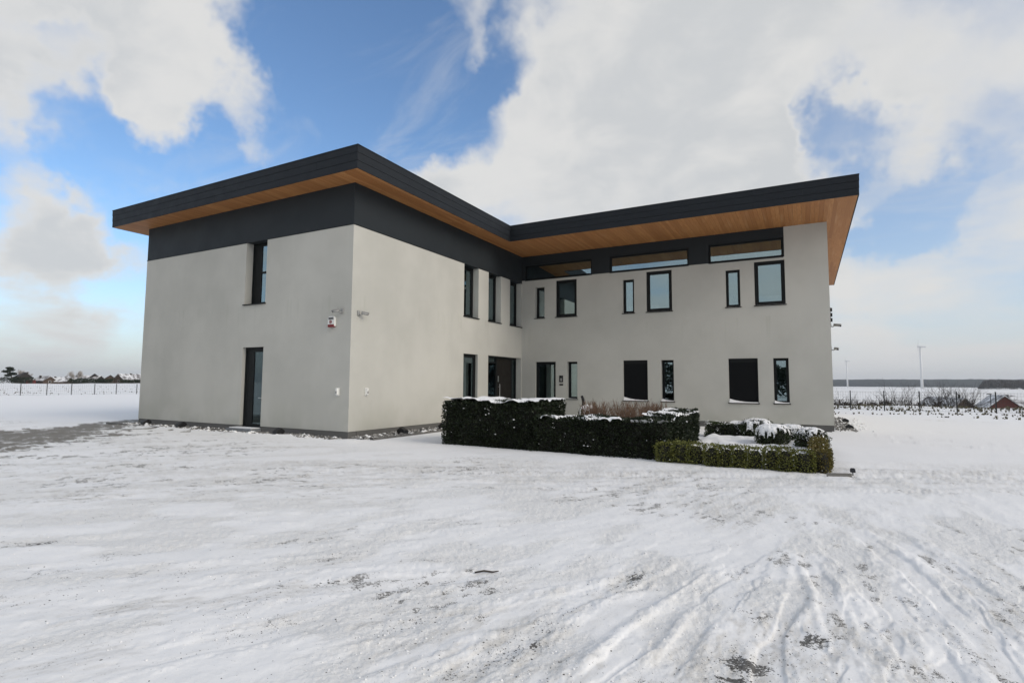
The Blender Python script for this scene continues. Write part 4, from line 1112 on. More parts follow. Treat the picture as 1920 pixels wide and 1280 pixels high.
def shrub(name, label, cat, loc, rx, ry, h, leafmat, dens, ln, wd, seed, group=None, snow=0, sq=3.2, cap=None, rz=0):
    t = thing(name, label, cat, loc, rz, group)
    P, N = bush_surface(rx, ry, h, dens, seed, sq)
    V, F = leaf_quads(P, N, ln, wd, seed + 3)
    link("foliage", npmesh("foliage", V, F), leafmat, t)["kind"] = "stuff"
    m_ = MB(); r_ = np.random.default_rng(seed)
    for i in range(5):
        a = r_.uniform(0, 6.28); q = r_.uniform(.2, .6)
        m_.tube([(.02 * math.cos(a), .02 * math.sin(a), -.12), (rx * q * .5 * math.cos(a), ry * q * .5 * math.sin(a), h * .4), (rx * q * math.cos(a), ry * q * math.sin(a), h * .8)], [.010, .007, .004], 4)
    m_.build("stem", 'bark', t)
    c_ = MB(); n_ = 10
    pts = [(0, 0, .02), (0, 0, h * .25), (0, 0, h * .6), (0, 0, h * .82)]
    c_.tube(pts, [rx * .60, rx * .70, rx * .70, rx * .4], n_); co = c_.build("inner_twigs", 'yewcore', t); co.scale = (1, ry / rx, 1)
    if cap:
        # snow draped over the crown, broken up by leaves
        g = 90; ths = np.linspace(0, 2 * np.pi, g, endpoint=False); rr = np.linspace(0.02, 1.0, 34)
        RR, TT = np.meshgrid(rr, ths, indexing='ij')
        uu, vv = RR * np.cos(TT), RR * np.sin(TT)
        kk = (np.abs(uu) ** sq + np.abs(vv) ** sq) ** (1 / sq) / np.maximum(RR, 1e-6)
        uu, vv = uu / kk, vv / kk
        zz = h * .5 + h * .5 * np.clip(1 - RR ** sq, 0, 1) ** (1 / sq)
        f = fbm(uu * rx / .09 + seed, vv * ry / .09, seed, 3); f0 = fbm(uu * rx / .3 + seed, vv * ry / .3, seed + 2, 2)
        f9 = fbm(uu * rx / .03 + seed, vv * ry / .03, seed + 4, 2)
        tt = (cap[1] + (f - .5) * 1.5 + (f9 - .5) * .9 + (f0 - .5) * .8 - .62 * RR ** 3) * 1.5
        Z = np.where(tt > 0, zz + .012 + cap[0] * np.clip(tt, 0, 1) ** .6, zz - .04)
        V = np.stack([(uu * rx).ravel(), (vv * ry).ravel(), Z.ravel()], 1)
        i = np.arange(len(rr) - 1)[:, None] * g; j = np.arange(g)[None, :]; j2 = (j + 1) % g
        F = np.stack([i + j, i + g + j, i + g + j2, i + j2], -1)
        keep = (tt[:-1] > -.15) & (tt[1:] > -.15) & (np.roll(tt, -1, 1)[:-1] > -.15) & (np.roll(tt, -1, 1)[1:] > -.15)
        parts = [(V, tri(F[keep].reshape(-1, 4)))]
        if snow: parts.append(specks(P, N, snow, (.008, .026), seed + 20))
        V, F = join(parts)
        link("snow_cap", npmesh("snow_cap", V, F, True), 'snow', t)
    elif snow:
        V, F = specks(P, N, snow, (.006, .018), seed + 20)
        link("snow_fleck", npmesh("snow_fleck", V, F, True), 'snow', t)["kind"] = "stuff"
    return t
ORD = ['first', 'second', 'third', 'fourth', 'fifth', 'sixth', 'seventh', 'eighth', 'ninth', 'tenth', 'eleventh', 'twelfth', 'thirteenth', 'fourteenth', 'fifteenth']
r_ = np.random.default_rng(5)
xs = 8.98; i = 0
front = []
while xs < 11.75:
    wd_ = r_.uniform(.15, .20); front.append((xs + wd_, wd_)); xs += wd_ * 2 * .97 + (.0 if i in (2, 6) else -.05); i += 1
for i, (x, rw) in enumerate(front):
    shrub("boxwood_shrub", f"olive green boxwood plant, {ORD[i]} from the dark yew hedge in the front row", "shrub", (x, .08 + r_.uniform(-.02, .02), -.02), rw * 1.10, .19, .45 + r_.uniform(-.02, .02),
          'box', 1700, .034, .012, 500 + i, "boxwood plants in the front row of the border", 7, 5.0)
ys = .0; i = 0
while ys < 4.2:
    shrub("boxwood_shrub", f"boxwood plant with warm light painted into its leaves, {ORD[i]} from the front corner in the right border row", "shrub", (12.07 + r_.uniform(-.02, .02), ys + .17, -.02), .18, .185, .48 + r_.uniform(-.03, .03),
          'box_warmlit', 1700, .034, .012, 540 + i, "boxwood plants tinted as warmly lit in the right row of the border", 6, 5.0)
    ys += .325; i += 1
shrub("boxwood_ball", "round dark boxwood ball with thick snow standing by the back hedge", "shrub", (10.52, 6.3, .0), .50, .48, .60, 'ball', 1300, .04, .013, 600, "snow-capped boxwood balls in the bed", 160, 2.5, (.03, .50))
shrub("boxwood_ball", "broad dark boxwood cushion with a snow cap in the middle of the bed", "shrub", (11.05, 4.05, .06), .42, .40, .52, 'ball', 1300, .04, .013, 610, "snow-capped boxwood balls in the bed", 110, 2.8, (.045, .60))
shrub("boxwood_ball", "dark boxwood cushion close behind the broad one with speckled snow", "shrub", (11.48, 4.75, .06), .36, .36, .50, 'ball', 1300, .04, .013, 620, "snow-capped boxwood balls in the bed", 150, 2.8, (.03, .46))
shrub("boxwood_ball", "rightmost dark boxwood ball dusted with snow behind the warm-tinted border", "shrub", (11.93, 3.15, .05), .37, .37, .56, 'ball', 1300, .04, .013, 630, "snow-capped boxwood balls in the bed", 200, 2.3, (.03, .46))
shrub("boxwood_ball", "small snow-capped ball among the brown twigs by the bollard", "shrub", (5.35, 5.6, .3), .30, .30, .60, 'ball', 1300, .04, .013, 640, "snow-capped boxwood balls in the bed", 80, 2.4, (.04, .55))
# dry spiraea-like shrubs inside the yew enclosure
def twig_shrub(label, x, y, h, n, seed, spread=.42):
    t = thing("dry_shrub", label, "shrub", (x, y, 0), 0, "leafless brown shrubs inside the hedge")
    r_ = np.random.default_rng(seed); m_ = MB(); s_ = MB()
    for i in range(n):
        a = r_.uniform(0, 6.283); q = spread * r_.random() ** .6; hh = h * r_.uniform(.65, 1.04)
        b = Vector((.10 * math.cos(a) * r_.random(), .10 * math.sin(a) * r_.random(), -.05))
        c = Vector((q * .55 * math.cos(a), q * .55 * math.sin(a), hh * .55)); e_ = Vector((q * 1.15 * math.cos(a + .1), q * 1.15 * math.sin(a + .1), hh))
        m_.tube([b, c, e_], [.007, .006, .0035], 3, False)
        for k_ in range(2):
            f = r_.uniform(.35, .95); p0 = c.lerp(e_, f); aa = r_.uniform(0, 6.28)
            m_.tube([p0, p0 + Vector((math.cos(aa) * .07, math.sin(aa) * .07, r_.uniform(.10, .2)))], [.0045, .003], 3, False)
    m_.build("twig", 'twig', t)
    return t
dl = ["leafless brown shrub beside the tall yew block", "leafless brown shrub next to the bollard light", "leafless brown shrub in the middle of the hedge enclosure",
      "leafless brown shrub behind the low yew front", "leafless brown shrub against the right return of the hedge", "leafless brown shrub at the back of the enclosure"]
for i, (x, y, h) in enumerate(((6.65, 3.0, 1.02), (6.0, 4.4, 1.10), (7.0, 4.2, 1.12), (7.7, 2.6, 1.02), (8.05, 3.7, 1.04), (7.55, 5.2, 1.05))):
    twig_shrub(dl[i], x, y, h, 130, 700 + i)

# ------------------------------------------------------------------ loose grit and snow crumbs lying on the yard
def on_ground(x, y):
    return ground_fields(x, y)[0]
def scatter_grit(n, seed):
    r_ = np.random.default_rng(seed)
    th = math.atan2(cw[1], cw[0]) + r_.uniform(-R(46), R(46), n * 8); rr = 1 / r_.uniform(1 / 9.0, 1 / 2.2, n * 8)
    x = CAM[0] + rr * np.cos(th); y = CAM[1] + rr * np.sin(th)
    z, grit, grime, asph, verge, crumb, dash = ground_fields(x, y)
    keep = r_.random(len(x)) < np.clip(np.maximum(grit * 1.1 - .06, dash * .25), .001, 1)
    idx = np.nonzero(keep)[0][:n]
    return np.stack([x[idx], y[idx], z[idx]], 1)
P = scatter_grit(6500, 900)
V, F = blobs(len(P), lambda rr, k__: P, (.002, .0075), 901, .6)
o = link("road_grit", npmesh("road_grit", V, F), 'grit'); tag(o, "dark grit scattered over the scuffed snow", "grit", kind='stuff')
def scatter_crumbs(n, seed):
    r_ = np.random.default_rng(seed)
    th = math.atan2(cw[1], cw[0]) + r_.uniform(-R(46), R(46), n * 6); rr = 1 / r_.uniform(1 / 14.0, 1 / 2.2, n * 6)
    x = CAM[0] + rr * np.cos(th); y = CAM[1] + rr * np.sin(th)
    z, grit, grime, asph, verge, crumb, dash = ground_fields(x, y)
    cl = fbm(x / .5, y / .5, 66, 3)
    keep = (r_.random(len(x)) < sstep(cl, .45, .75) * .5 + .02) & ((y < .0) | (x > 12.6)) & (y < 9)
    idx = np.nonzero(keep)[0][:n]
    return np.stack([x[idx], y[idx], z[idx] + .002], 1)
P = scatter_crumbs(2200, 910)
V, F = blobs(len(P), lambda rr, k__: P, (.003, .012), 911, .6)
o = link("snow_crumb", npmesh("snow_crumb", V, F, True), 'snow'); tag(o, "crumbs of trodden snow scattered over the yard", "snow", kind='stuff')
# a dropped twig on the snow
t = thing("fallen_twig", "short dark twig lying on the grey scuffed snow in the foreground", "twig", (9.35, -7.68, float(on_ground(np.array([9.35]), np.array([-7.68]))[0]) + .008), R(30))
m_ = MB(); m_.tube([(-.10, 0, 0), (-.02, .01, .010), (.06, -.005, .005), (.11, .012, .008)], [.007, .008, .007, .004], 6); m_.build("stick", 'bark', t, True)

# ------------------------------------------------------------------ fences
def fence(name, label, p0, d, n, sp, h):
    t = thing(name, label, "fence", (p0[0], p0[1], 0), math.atan2(d[1], d[0]))
    pm = MB(); pm.box(-.03, .03, -.03, .03, -.3, h); pm.box(-.034, .034, -.034, .034, h, h + .02)
    pme = pm.mesh("post"); pme.materials.append(M['post'])
    wm = MB()
    for i in range(7): wm.box(.032, sp - .032, -.004, .004, .06 + i * (h - .10) / 6 - .004, .06 + i * (h - .10) / 6 + .004)
    for i in range(12): 
        u = .032 + (i + .5) * (sp - .064) / 12; wm.box(u - .0025, u + .0025, .0041, .009, .05, h - .03)
    wme = wm.mesh("mesh_panel"); wme.materials.append(M['wire'])
    for i in range(n + 1):
        o = link("post", pme, None, t); o.location = (i * sp, 0, 0)
        if i < n: o = link("mesh_panel", wme, None, t); o.location = (i * sp, 0, 0)
    return t
fence("mesh_fence", "dark wire mesh fence on thin posts across the snow at the far left", (-64.0, -22.5), (0, 1), 42, 2.36, 1.27)
fence("mesh_fence", "dark wire mesh fence on posts beyond the right end of the house", (-6.35, 31.6), (1, 0), 40, 1.893, 1.29)

# grass tufts on the verges
def tufts(name, label, n, fx, h, seed):
    r_ = np.random.default_rng(seed)
    x, y = fx(r_, n)
    z = on_ground(x, y)
    nb = 7
    X = np.repeat(x, nb); Y = np.repeat(y, nb); Z = np.repeat(z, nb); HH = np.repeat(h * r_.uniform(.4, 1.2, n), nb)
    a = r_.uniform(0, 6.283, len(X)); ln = r_.uniform(.1, .7, len(X)) * HH; wd = .03 * HH / h + .012
    b = np.stack([X, Y, Z - .03], 1)
    s_ = np.stack([-np.sin(a) * wd, np.cos(a) * wd, a * 0], 1)
    tip = b + np.stack([np.cos(a) * ln, np.sin(a) * ln, HH], 1)
    V = np.stack([b - s_, b + s_, tip], 1).reshape(-1, 3); F = np.arange(len(V)).reshape(-1, 3)
    o = link(name, npmesh(name, V, F), 'tuft'); tag(o, label, "grass", kind='stuff')
def fxr(r_, n):
    x = r_.uniform(0, 75, n * 5); y = 32.2 + 24 * r_.random(n * 5) ** 1.3
    k_ = fbm(x / 1.6, y / .9, 201, 3) > .47; return x[k_][:n], y[k_][:n]
def fxl(r_, n):
    x = -65 - 70 * r_.random(n * 4) ** 1.3; y = r_.uniform(-20, 75, n * 4)
    k_ = fbm(x / 4, y / 4, 203, 3) > .5; return x[k_][:n], y[k_][:n]
def fxm(r_, n):
    x = r_.uniform(10, 60, n * 6); y = r_.uniform(24, 32, n * 6)
    k_ = fbm(x / 3, y / 1.0, 205, 3) > .56; return x[k_][:n], y[k_][:n]
tufts("verge_grass", "dead brown grass tufts in the snow beyond the right fence", 3000, fxr, .20, 950)
tufts("stubble_grass", "sparse dead grass poking through the snowy field beyond the left fence", 700, fxl, .17, 951)
tufts("yard_grass", "thin dead grass along the inner side of the right fence", 900, fxm, .14, 952)

# ------------------------------------------------------------------ trees and bushes
def branches(mb, p, d, ln, rad, depth, r_, spread=.55, up=.1, sides=4):
    n = 3; pts = [p]; rr = [rad]
    dd = d.copy()
    for i in range(n):
        dd = (dd + Vector(r_.normal(0, .16, 3)) + Vector((0, 0, up * .3))).normalized()
        pts.append(pts[-1] + dd * ln / n); rr.append(rad * (1 - .35 * (i + 1) / n))
    mb.tube(pts, rr, sides, False)
    if depth == 0: return
    k_ = r_.integers(3, 5)
    for i in range(k_):
        f = r_.uniform(.45, 1.0); j = min(n - 1, int(f * n)); q = pts[j].lerp(pts[j + 1], f * n - j) if f < 1 else pts[-1]
        nd = (dd + Vector(r_.normal(0, spread, 3)) + Vector((0, 0, up))).normalized()
        branches(mb, q, nd, ln * r_.uniform(.55, .8), rr[-1] * .72, depth - 1, r_, spread, up, 3)
def bare_tree(label, loc, h, seed, mat='bark', group=None, name="bare_tree", depth=4, spread=.55, twigs=0):
    t = thing(name, label, "tree", loc, 0, group)
    r_ = np.random.default_rng(seed)
    m_ = MB(); m_.tube([(0, 0, -.4), (.05, 0, h * .15), (0, .05, h * .3)], [h * .026, h * .022, h * .018], 7); m_.build("trunk", 'bark', t, True)
    c = MB()
    for i in range(5):
        a = i * 1.26 + r_.uniform(-.3, .3)
        branches(c, Vector((0, 0, h * r_.uniform(.2, .3))), Vector((math.cos(a) * .75, math.sin(a) * .75, .9)).normalized(), h * .30, h * .013, depth - 1, r_, spread, .12)
    if twigs:
        cv = np.array(c.v); idx = r_.choice(len(cv), twigs); P = cv[idx] + r_.normal(0, h * .025, (twigs, 3)); Nn = P - np.array([0, 0, h * .4]); Nn /= np.linalg.norm(Nn, axis=1, keepdims=True)
        V, F = leaf_quads(P, Nn, h * .085, .030, seed, spread=1.0); b0 = len(c.v); c.v += [tuple(q) for q in V]; c.f += [tuple(int(b0 + i) for i in q) for q in F]
    c.build("crown", mat, t)
    return t
def bare_bush(label, loc, w, h, seed, n=70, group=None, mat='bush'):
    t = thing("bare_bush", label, "bush", loc, 0, group)
    r_ = np.random.default_rng(seed); m_ = MB()
    for i in range(n):
        a = r_.uniform(0, 6.283); q = r_.random() ** .5
        b = Vector((math.cos(a) * q * w * .30, math.sin(a) * q * w * .30, -.3)); 
        d = Vector((math.cos(a) * q * .8, math.sin(a) * q * .8, 1)).normalized()
        branches(m_, b, d, h * r_.uniform(.35, .62), .03, 2, r_, .5, .1, 3)
    m_.build("branch", mat, t)
    return t
def gz(x, y): return float(macro(np.array([float(x)]), np.array([float(y)]))[0])
# left horizon
LB = 330
bare_tree("pale frosted bare tree right of the leaning pine at the far left", (-304.0, 101.5, gz(-304, 101.5)), 7.0, 11, 'frost', "frosted bare trees behind the far left houses", depth=4, twigs=2600)
bare_tree("pale frosted bare tree behind the low snowy bungalow", (-300.0, 122.0, gz(-300, 122)), 6.0, 12, 'frost', "frosted bare trees behind the far left houses", depth=4, twigs=2600)
bare_tree("thin frosted tree just left of the large snowy roof", (-296.0, 119.0, gz(-296, 119)), 7.4, 13, 'frost', "frosted bare trees behind the far left houses", depth=4, twigs=2600, spread=.4)
def pine(label, loc, h, seed):
    t = thing("pine_tree", label, "tree", loc)
    r_ = np.random.default_rng(seed)
    m_ = MB(); top = Vector((-1.6, -.6, h)); 
    m_.tube([(1.2, .3, -.5), (.7, .2, h * .35), (-.3, 0, h * .7), tuple(top)], [.28, .24, .16, .06], 7)
    Ps = []; Ns = []
    lay = [(.36, 1.9, 1.6), (.50, -1.5, 1.3), (.62, 1.5, 1.6), (.74, -1.6, 1.5), (.84, .6, 1.4), (.95, -1.0, 1.4), (.42, 3.0, 1.1), (.58, 2.6, 1.0)]
    for f, o_, rad in lay:
        c = Vector((1.2 - 2.8 * f + .9 + o_ * -.55, r_.uniform(-.8, .8) + o_ * .75, h * f))
        st = Vector((1.0 - 2.4 * f, 0, h * (f - .06))); m_.tube([st, c], [.09, .04], 5)
        n = 520
        d = r_.normal(0, 1, (n, 3)); d /= np.linalg.norm(d, axis=1, keepdims=True); q = r_.random((n, 1)) ** .4
        Ps.append(np.array(c) + d * q * np.array([rad, rad, rad * .34])); Ns.append(d + [0, 0, .5])
    m_.build("trunk", 'bark', t, True)
    V, F = leaf_quads(np.concatenate(Ps), np.concatenate(Ns), .45, .10, seed)
    link("crown", npmesh("crown", V, F), 'pine', t)
pine("dark leaning pine tree at the left edge before the sky", (-300.5, 96.0, gz(-300, 96)), 7.2, 21)
# conifer between the right houses
def conifer(label, loc, h, rad, seed, n=1400):
    t = thing("conifer_tree", label, "tree", loc)
    r_ = np.random.default_rng(seed)
    m_ = MB(); m_.tube([(0, 0, -.5), (0, 0, h)], [.12, .03], 6); m_.build("trunk", 'bark', t)
    f = r_.random(n) ** 1.4; a = r_.uniform(0, 6.283, n); q = rad * (1 - f) * (.35 + .65 * r_.random(n) ** .5) * (1 + .25 * np.sin(f * 40))
    P = np.stack([np.cos(a) * q, np.sin(a) * q, h * (.08 + .92 * f)], 1); N = np.stack([np.cos(a), np.sin(a), -.2 + 0 * a], 1)
    V, F = leaf_quads(P, N, .38, .09, seed); link("crown", npmesh("crown", V, F), 'pine', t)
conifer("small pointed dark conifer beside the snowy gable on the right", (40.6, 136.5, gz(40.6, 136.5)), 7.2, 1.1, 31)

# bushes down the slope beyond the right fence
bl = [("dark bare bush nearest the house corner down the slope", 15.2, 62, 3.2, 2.6), ("low brown thicket second from the house down the slope", 18.0, 63, 4.6, 2.2),
      ("spreading bare bush in the middle of the slope", 21.0, 62.5, 4.2, 3.5), ("low reddish thicket between the two taller bushes", 23.2, 63, 4.4, 2.2),
      ("dense dark bare bush just left of the snowy roofs", 25.3, 61.9, 3.6, 3.6), ("small bare bush at the foot of the dense one", 19.6, 60, 3.4, 2.0)]
for i, (lb, x, y, w_, h_) in enumerate(bl):
    bare_bush(lb, (x, y, gz(x, y)), w_, h_ + .5, 60 + i, 26 + 24 * (i in (4,)), "bare bushes down the slope")
def hedgerow(name, label, pts, h, wid, seed, mat='bush', n=2400, leaf=(.75, .09)):
    t = thing(name, label, "hedge", (pts[0][0], pts[0][1], gz(*pts[0])))
    r_ = np.random.default_rng(seed); o0 = np.array([pts[0][0], pts[0][1], gz(*pts[0])])
    seg = r_.integers(0, len(pts) - 1, n); f = r_.random(n)
    Q = np.array(pts, float); P2 = Q[seg] * (1 - f)[:, None] + Q[seg + 1] * f[:, None] + r_.normal(0, wid, (n, 2))
    top = h * (.55 + .75 * fbm(P2[:, 0] / 2.0, P2[:, 1] / 2.0, seed, 3))
    z = macro(P2[:, 0], P2[:, 1]) + top * r_.random(n) ** .6
    P = np.stack([P2[:, 0], P2[:, 1], z], 1) - o0
    N = np.tile([0, 0, 1.0], (n, 1)); V, F = leaf_quads(P, N, leaf[0], leaf[1], seed, spread=1.2)
    link("foliage", npmesh("foliage", V, F), mat, t)
    m_ = MB()
    for i in range(12):
        q = P[i * 7]; m_.tube([(q[0], q[1], q[2] - h), tuple(q)], [.05, .02], 4)
    m_.build("stem", 'bark', t)
hedgerow("bare_hedgerow", "long brown bare hedgerow along the bottom of the slope on the right", [(10, 70), (18, 70), (25.5, 69)], 2.1, .6, 70, 'bush', 1500)
hedgerow("dark_hedge", "dark hedge in front of the large snowy roof at the far left", [(-287.5, 113.0), (-284.5, 120), (-281, 127.5)], 2.6, .6, 71, 'pine', 2600)
hedgerow("dark_hedge", "dark hedge below the leaning pine at the left edge", [(-297.0, 84), (-293, 93), (-291, 100.5)], 2.6, .6, 72, 'pine', 2200)
hedgerow("dark_hedge", "dark hedge in front of the long house next to the office wall", [(-279, 130), (-277, 138), (-275, 146)], 1.9, .5, 73, 'pine', 2000)

hedgerow("unseen_evergreen_screen", "tall unseen evergreen screen added behind the camera to darken reflections in the ground-floor panes", [(-30, -44), (-5, -42), (12, -42), (40, -45)], 4.2, .7, 74, 'pine', 26000, (.34, .13))  # out-of-view row, added so the lower panes reflect something dark
# ------------------------------------------------------------------ distant houses
def house_far(label, loc, rz, w, l, he, hr, wallmat, chim=(), wins=(), roofmat='dust', group=None, dormers=0, name="gabled_house", door=None):
    """gable faces local -y; ridge runs along y"""
    t = thing(name, label, "house", loc, rz, group)
    m_ = MB(); m_.prism([(-w / 2, -1.5), (w / 2, -1.5), (w / 2, he), (0, hr), (-w / 2, he)], 1, 0, l); wl = m_.build("wall", wallmat, t)
    ov = .35; sl_ = (hr - he) / (w / 2)
    rf = MB(); th_ = .22
    for s_ in (-1, 1):
        a = (s_ * (w / 2 + ov), he - ov * sl_ + .02); b = (0, hr + .02)
        rf.prism([a, b, (b[0], b[1] + th_), (a[0], a[1] + th_)], 1, -ov, l + ov)
    ro = rf.build("roof", roofmat, t)
    tr = MB()
    for s_ in (-1, 1):
        a = (s_ * (w / 2 + ov), he - ov * sl_ - .10); b = (0, hr - .10)
        tr.prism([a, b, (b[0], b[1] + .11), (a[0], a[1] + .11)], 1, -ov - .01, -ov + .12)
    tr.build("verge_board", 'tile', ro)
    for (cx, cy, ch) in chim:
        c = MB(); zt = hr - abs(cx) * sl_; c.box(cx - .32, cx + .32, cy - .32, cy + .32, zt - .6, hr + ch); c.box(cx - .38, cx + .38, cy - .38, cy + .38, hr + ch, hr + ch + .12)
        co = c.build("chimney", 'darkbrick', ro)
        c = MB(); c.box(cx - .34, cx + .34, cy - .34, cy + .34, hr + ch + .121, hr + ch + .2); c.build("chimney_snow", 'snow', ro)
    for (side, u, z, ww, hh) in wins:
        f = MB()
        if side == 'g': f.box(u - ww / 2, u + ww / 2, -.05, -.001, z, z + hh); g = [(u - ww / 2 + .08, u + ww / 2 - .08, -.07, -.051, z + .08, z + hh - .08)]
        elif side == 'r': f.box(w / 2 + .001, w / 2 + .05, u - ww / 2, u + ww / 2, z, z + hh); g = [(w / 2 + .051, w / 2 + .07, u - ww / 2 + .08, u + ww / 2 - .08, z + .08, z + hh - .08)]
        else: f.box(-w / 2 - .05, -w / 2 - .001, u - ww / 2, u + ww / 2, z, z + hh); g = [(-w / 2 - .07, -w / 2 - .051, u - ww / 2 + .08, u + ww / 2 - .08, z + .08, z + hh - .08)]
        fo = f.build("window", 'white', t)
        gg = MB(); gg.box(*g[0]); gg.build("pane", 'lens', fo)
    for i in range(dormers):
        d = MB(); yy = l * (i + 1) / (dormers + 1); d.box(w * .12, w * .40, yy - .6, yy + .6, he + .2, hr - .5); d.build("dormer", 'tile', ro)
    return t
VL = math.atan2(-.905, -.425)      # toward the camera from the far left, as an angle
RZL = R(-22 - 90 + 180) 
def face(loc, extra=0.0):
    """rotation that turns local -y toward the yard, plus a twist"""
    return math.atan2(CAM[1] - loc[1], CAM[0] - loc[0]) + math.pi / 2 + R(extra)
def put(x, y, dz_=0.0): return (x, y, gz(x, y) + dz_)
GL = "houses on the far left skyline"
p_ = put(-297.9, 100.2); house_far("dark gabled house right of the leaning pine with a red wall beside it", p_, face(p_, 8), 5.6, 9, 2.7, 5.0, 'darkbrick', [(1.6, 6, .3)], [('g', 0.2, 1.0, .9, 1.1)], 'tile', GL)
p_ = put(-295.5, 101.6)
t = thing("garden_shed", "low red shed in front of the dark gabled house", "shed", p_, face(p_, 0))
m_ = MB(); m_.box(-1.6, 1.6, 0, 2.2, -1, 1.75); m_.build("wall", 'redshed', t)
m_ = MB(); m_.prism([(-1.75, 1.76), (1.75, 1.76), (1.75, 1.86), (-1.75, 2.0)], 1, -.15, 2.35); m_.build("roof", 'snow', t)
m_ = MB(); m_.box(-.5, .5, -.05, -.001, -.5, 1.5); m_.build("door", 'darkbrick', t)
p_ = put(-295.6, 108.6); house_far("brown gabled house with a snowy roof slope on its left side", p_, face(p_, 28), 5.4, 8.0, 1.6, 3.5, 'brown', [(-1.2, 5, .35)], [('g', 0, .6, 1.0, 1.0)], 'dust', GL)
p_ = put(-294.0, 115.8); house_far("low bungalow with a broad snowy roof and dark roof windows", p_, face(p_, 62), 6.5, 8.5, 1.2, 3.1, 'brown', [(.6, 2, .3), (-.3, 6, .3)], [('r', 3, .3, .9, .8)], 'dust', GL, 0)
p_ = put(-289.5, 126.2); house_far("large barn with a wide snowy roof and a dark peak above the hedge", p_, face(p_, 58), 9.5, 15.0, 1.3, 4.0, 'darkbrick', [(0, 9.5, .55)], [('r', 4, .2, 1, .8)], 'dust', GL)
p_ = put(-290.5, 124.2); house_far("narrow dark-peaked house rising behind the large snowy barn", p_, face(p_, 2), 5.0, 8, 2.9, 4.9, 'darkbrick', [], [], 'tile', GL)
p_ = put(-285.2, 132.0); house_far("brown house with a long white roof and lit-grey windows next to the office wall", p_, face(p_, -52), 6.6, 15, 2.4, 4.9, 'brown', [(.3, 6, .35)], [('r', 3, .9, 1.0, 1.0), ('r', 6.0, .9, 1.0, 1.0), ('r', 9.5, .9, 1.0, 1.0), ('g', .2, 1.0, 1.0, 1.0)], 'dust', GL)
p_ = put(-288.5, 130.0); house_far("dark brown lean house left of the long white roof", p_, face(p_, 0), 4.2, 7, 2.7, 4.3, 'brown', [], [], 'tile', GL)
GR = "houses down in the valley on the right"
p_ = put(47.4, 134.0); zz = -.35 - p_[2]; house_far("red brick gabled house with a snowy right roof slope at the right edge", p_, face(p_, 12), 8.4, 11, zz - 3.7, zz, 'brick', [(.8, 2.6, .15)], [('g', 0, zz - 4.4, 1.2, 1.1)], 'dust', GR)
p_ = put(47.5, 142.0); zz = -.45 - p_[2]; house_far("long house with a grey snow-dusted roof behind the red gable", p_, face(p_, -72), 8.0, 9.5, zz - 3.3, zz, 'brown', [(0, 8.2, .25)], [('l', 4, zz - 5, 1.0, 1.1)], 'dust', GR)
p_ = put(41.2, 136.0); zz = -.95 - p_[2]; house_far("low house with snowy gable slope beside the small conifer", p_, face(p_, 50), 6.4, 8, zz - 2.2, zz, 'brown', [], [('g', 0, zz - 3, .9, .8)], 'dust', GR)
# street lamp between the right houses
p_ = put(44.6, 131.5)
t = thing("street_lamp", "dark street lamp standing between the snowy roofs on the right", "lamp", p_)
m_ = MB(); m_.tube([(0, 0, -.5), (0, 0, 7.4)], [.09, .06], 8); m_.build("pole", 'post', t)
m_ = MB(); m_.box(-.55, .2, -.14, .14, 7.4, 7.58); m_.build("lamp_head", 'post', t, bevel=.03)

# wood on the plain at the right
def copse(label, x0, x1, y, n, seed):
    t = thing("distant_wood", label, "wood", ((x0 + x1) / 2, y, gz((x0 + x1) / 2, y)))
    o0 = np.array(t.location); r_ = np.random.default_rng(seed)
    X = r_.uniform(x0, x1, n); Y = y + r_.uniform(-25, 25, n)
    top = (12 + 9 * fbm(X / 12, Y / 12, seed, 3)) * sstep(np.minimum(X - x0, x1 - X), -2, 10)
    Z = macro(X, Y) + top * r_.random(n) ** .5
    P = np.stack([X, Y, Z], 1) - o0
    V, F = leaf_quads(P, np.tile([0, 0, 1.], (n, 1)), 3.2, .8, seed, spread=1.2)
    link("crown", npmesh("crown", V, F), 'wood_far', t)
    m_ = MB()
    for i in range(40): m_.tube([(P[i][0], P[i][1], -2), (P[i][0], P[i][1], 9)], [.5, .2], 4)
    m_.build("trunk", 'bark', t)
copse("dark wood standing alone on the snowy plain at the right", 330, 402, 1445, 5200, 80)

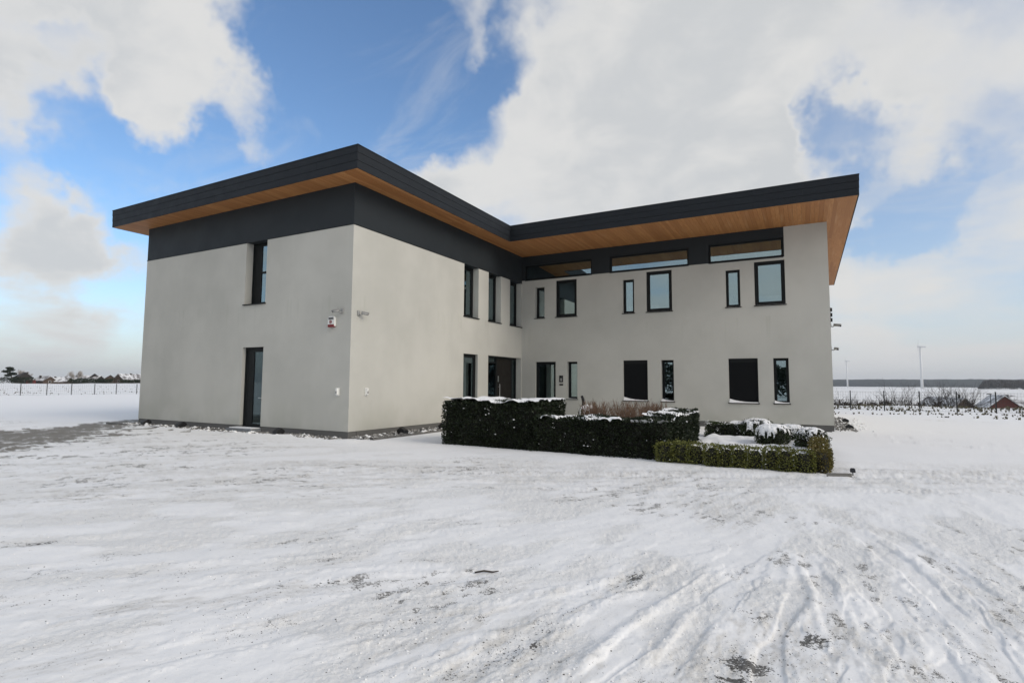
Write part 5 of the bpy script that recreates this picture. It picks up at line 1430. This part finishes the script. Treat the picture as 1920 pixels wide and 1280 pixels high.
# ------------------------------------------------------------------ wind turbines
def turbine(label, x, y, zbase, hub, rot, yaw, blade):
    t = thing("wind_turbine", label, "wind turbine", (x, y, zbase), yaw, "wind turbines on the plain")
    m_ = MB(); m_.tube([(0, 0, -3), (0, 0, hub * .5), (0, 0, hub - 1.5)], [hub * .030, hub * .024, hub * .016], 16); m_.build("tower", 'turbine', t, True)
    m_ = MB(); m_.tube([(-2.5, 0, hub), (-1.5, 0, hub), (8.0, 0, hub), (10, 0, hub + .2)], [1.4, 1.9, 1.8, 1.0], 10); m_.build("nacelle", 'turbine', t, True)
    m_ = MB(); m_.tube([(-5.0, 0, hub), (-4.2, 0, hub), (-2.5, 0, hub)], [.3, 1.3, 1.5], 10); hb_ = m_.build("hub", 'turbine', t, True)
    for k_ in range(3):
        a = rot + k_ * 2 * math.pi / 3
        d = Vector((0, math.sin(a), math.cos(a))); s_ = Vector((0, math.cos(a), -math.sin(a)))
        b = MB(); pr = [(0.0, .6, .6), (.15, 1.5, .35), (.5, .95, .22), (1.0, .2, .08)]
        for f, wd, th in pr:
            c = Vector((-3.7, 0, hub)) + d * (1.0 + blade * f)
            b.v += [tuple(c + s_ * wd), tuple(c + Vector((th + f * .2, 0, 0))), tuple(c - s_ * wd * .6), tuple(c - Vector((th, 0, 0)))]
        for i in range(3):
            for j in range(4):
                k2 = (j + 1) % 4; b.f.append((i * 4 + j, i * 4 + k2, i * 4 + 4 + k2, i * 4 + 4 + j))
        b.f.append((12, 13, 14, 15)); b.f.append((3, 2, 1, 0))
        b.build("blade", 'turbine', hb_, True)
# seen almost edge-on, turned by the wind
turbine("nearer and taller white wind turbine beyond the right fence", 215.0, 1334, -4.2, 84, R(74), R(-4), 19)
turbine("farther and smaller white wind turbine close to the end of the house", 128.0, 2035, -4.5, 84, R(80), R(2), 17)

# ------------------------------------------------------------------ haze over the plain
hb_ = MB(); hb_.box(-7000, 7000, -7000, 7000, -14, 100)
hz_o = hb_.build("haze", None)
m = bpy.data.materials.new("winter_haze"); m.use_nodes = True; t = NT(m.node_tree); t.n.clear()
pv = t.node('ShaderNodeVolumePrincipled'); t.set(pv, 'Color', (0.86, 0.91, 0.97, 1)); t.set(pv, 'Density', 0.00012); t.set(pv, 'Anisotropy', 0.2)
oo = t.node('ShaderNodeOutputMaterial'); t.l.new(pv.outputs[0], oo.inputs['Volume'])
hz_o.data.materials.append(m); tag(hz_o, kind='stuff')
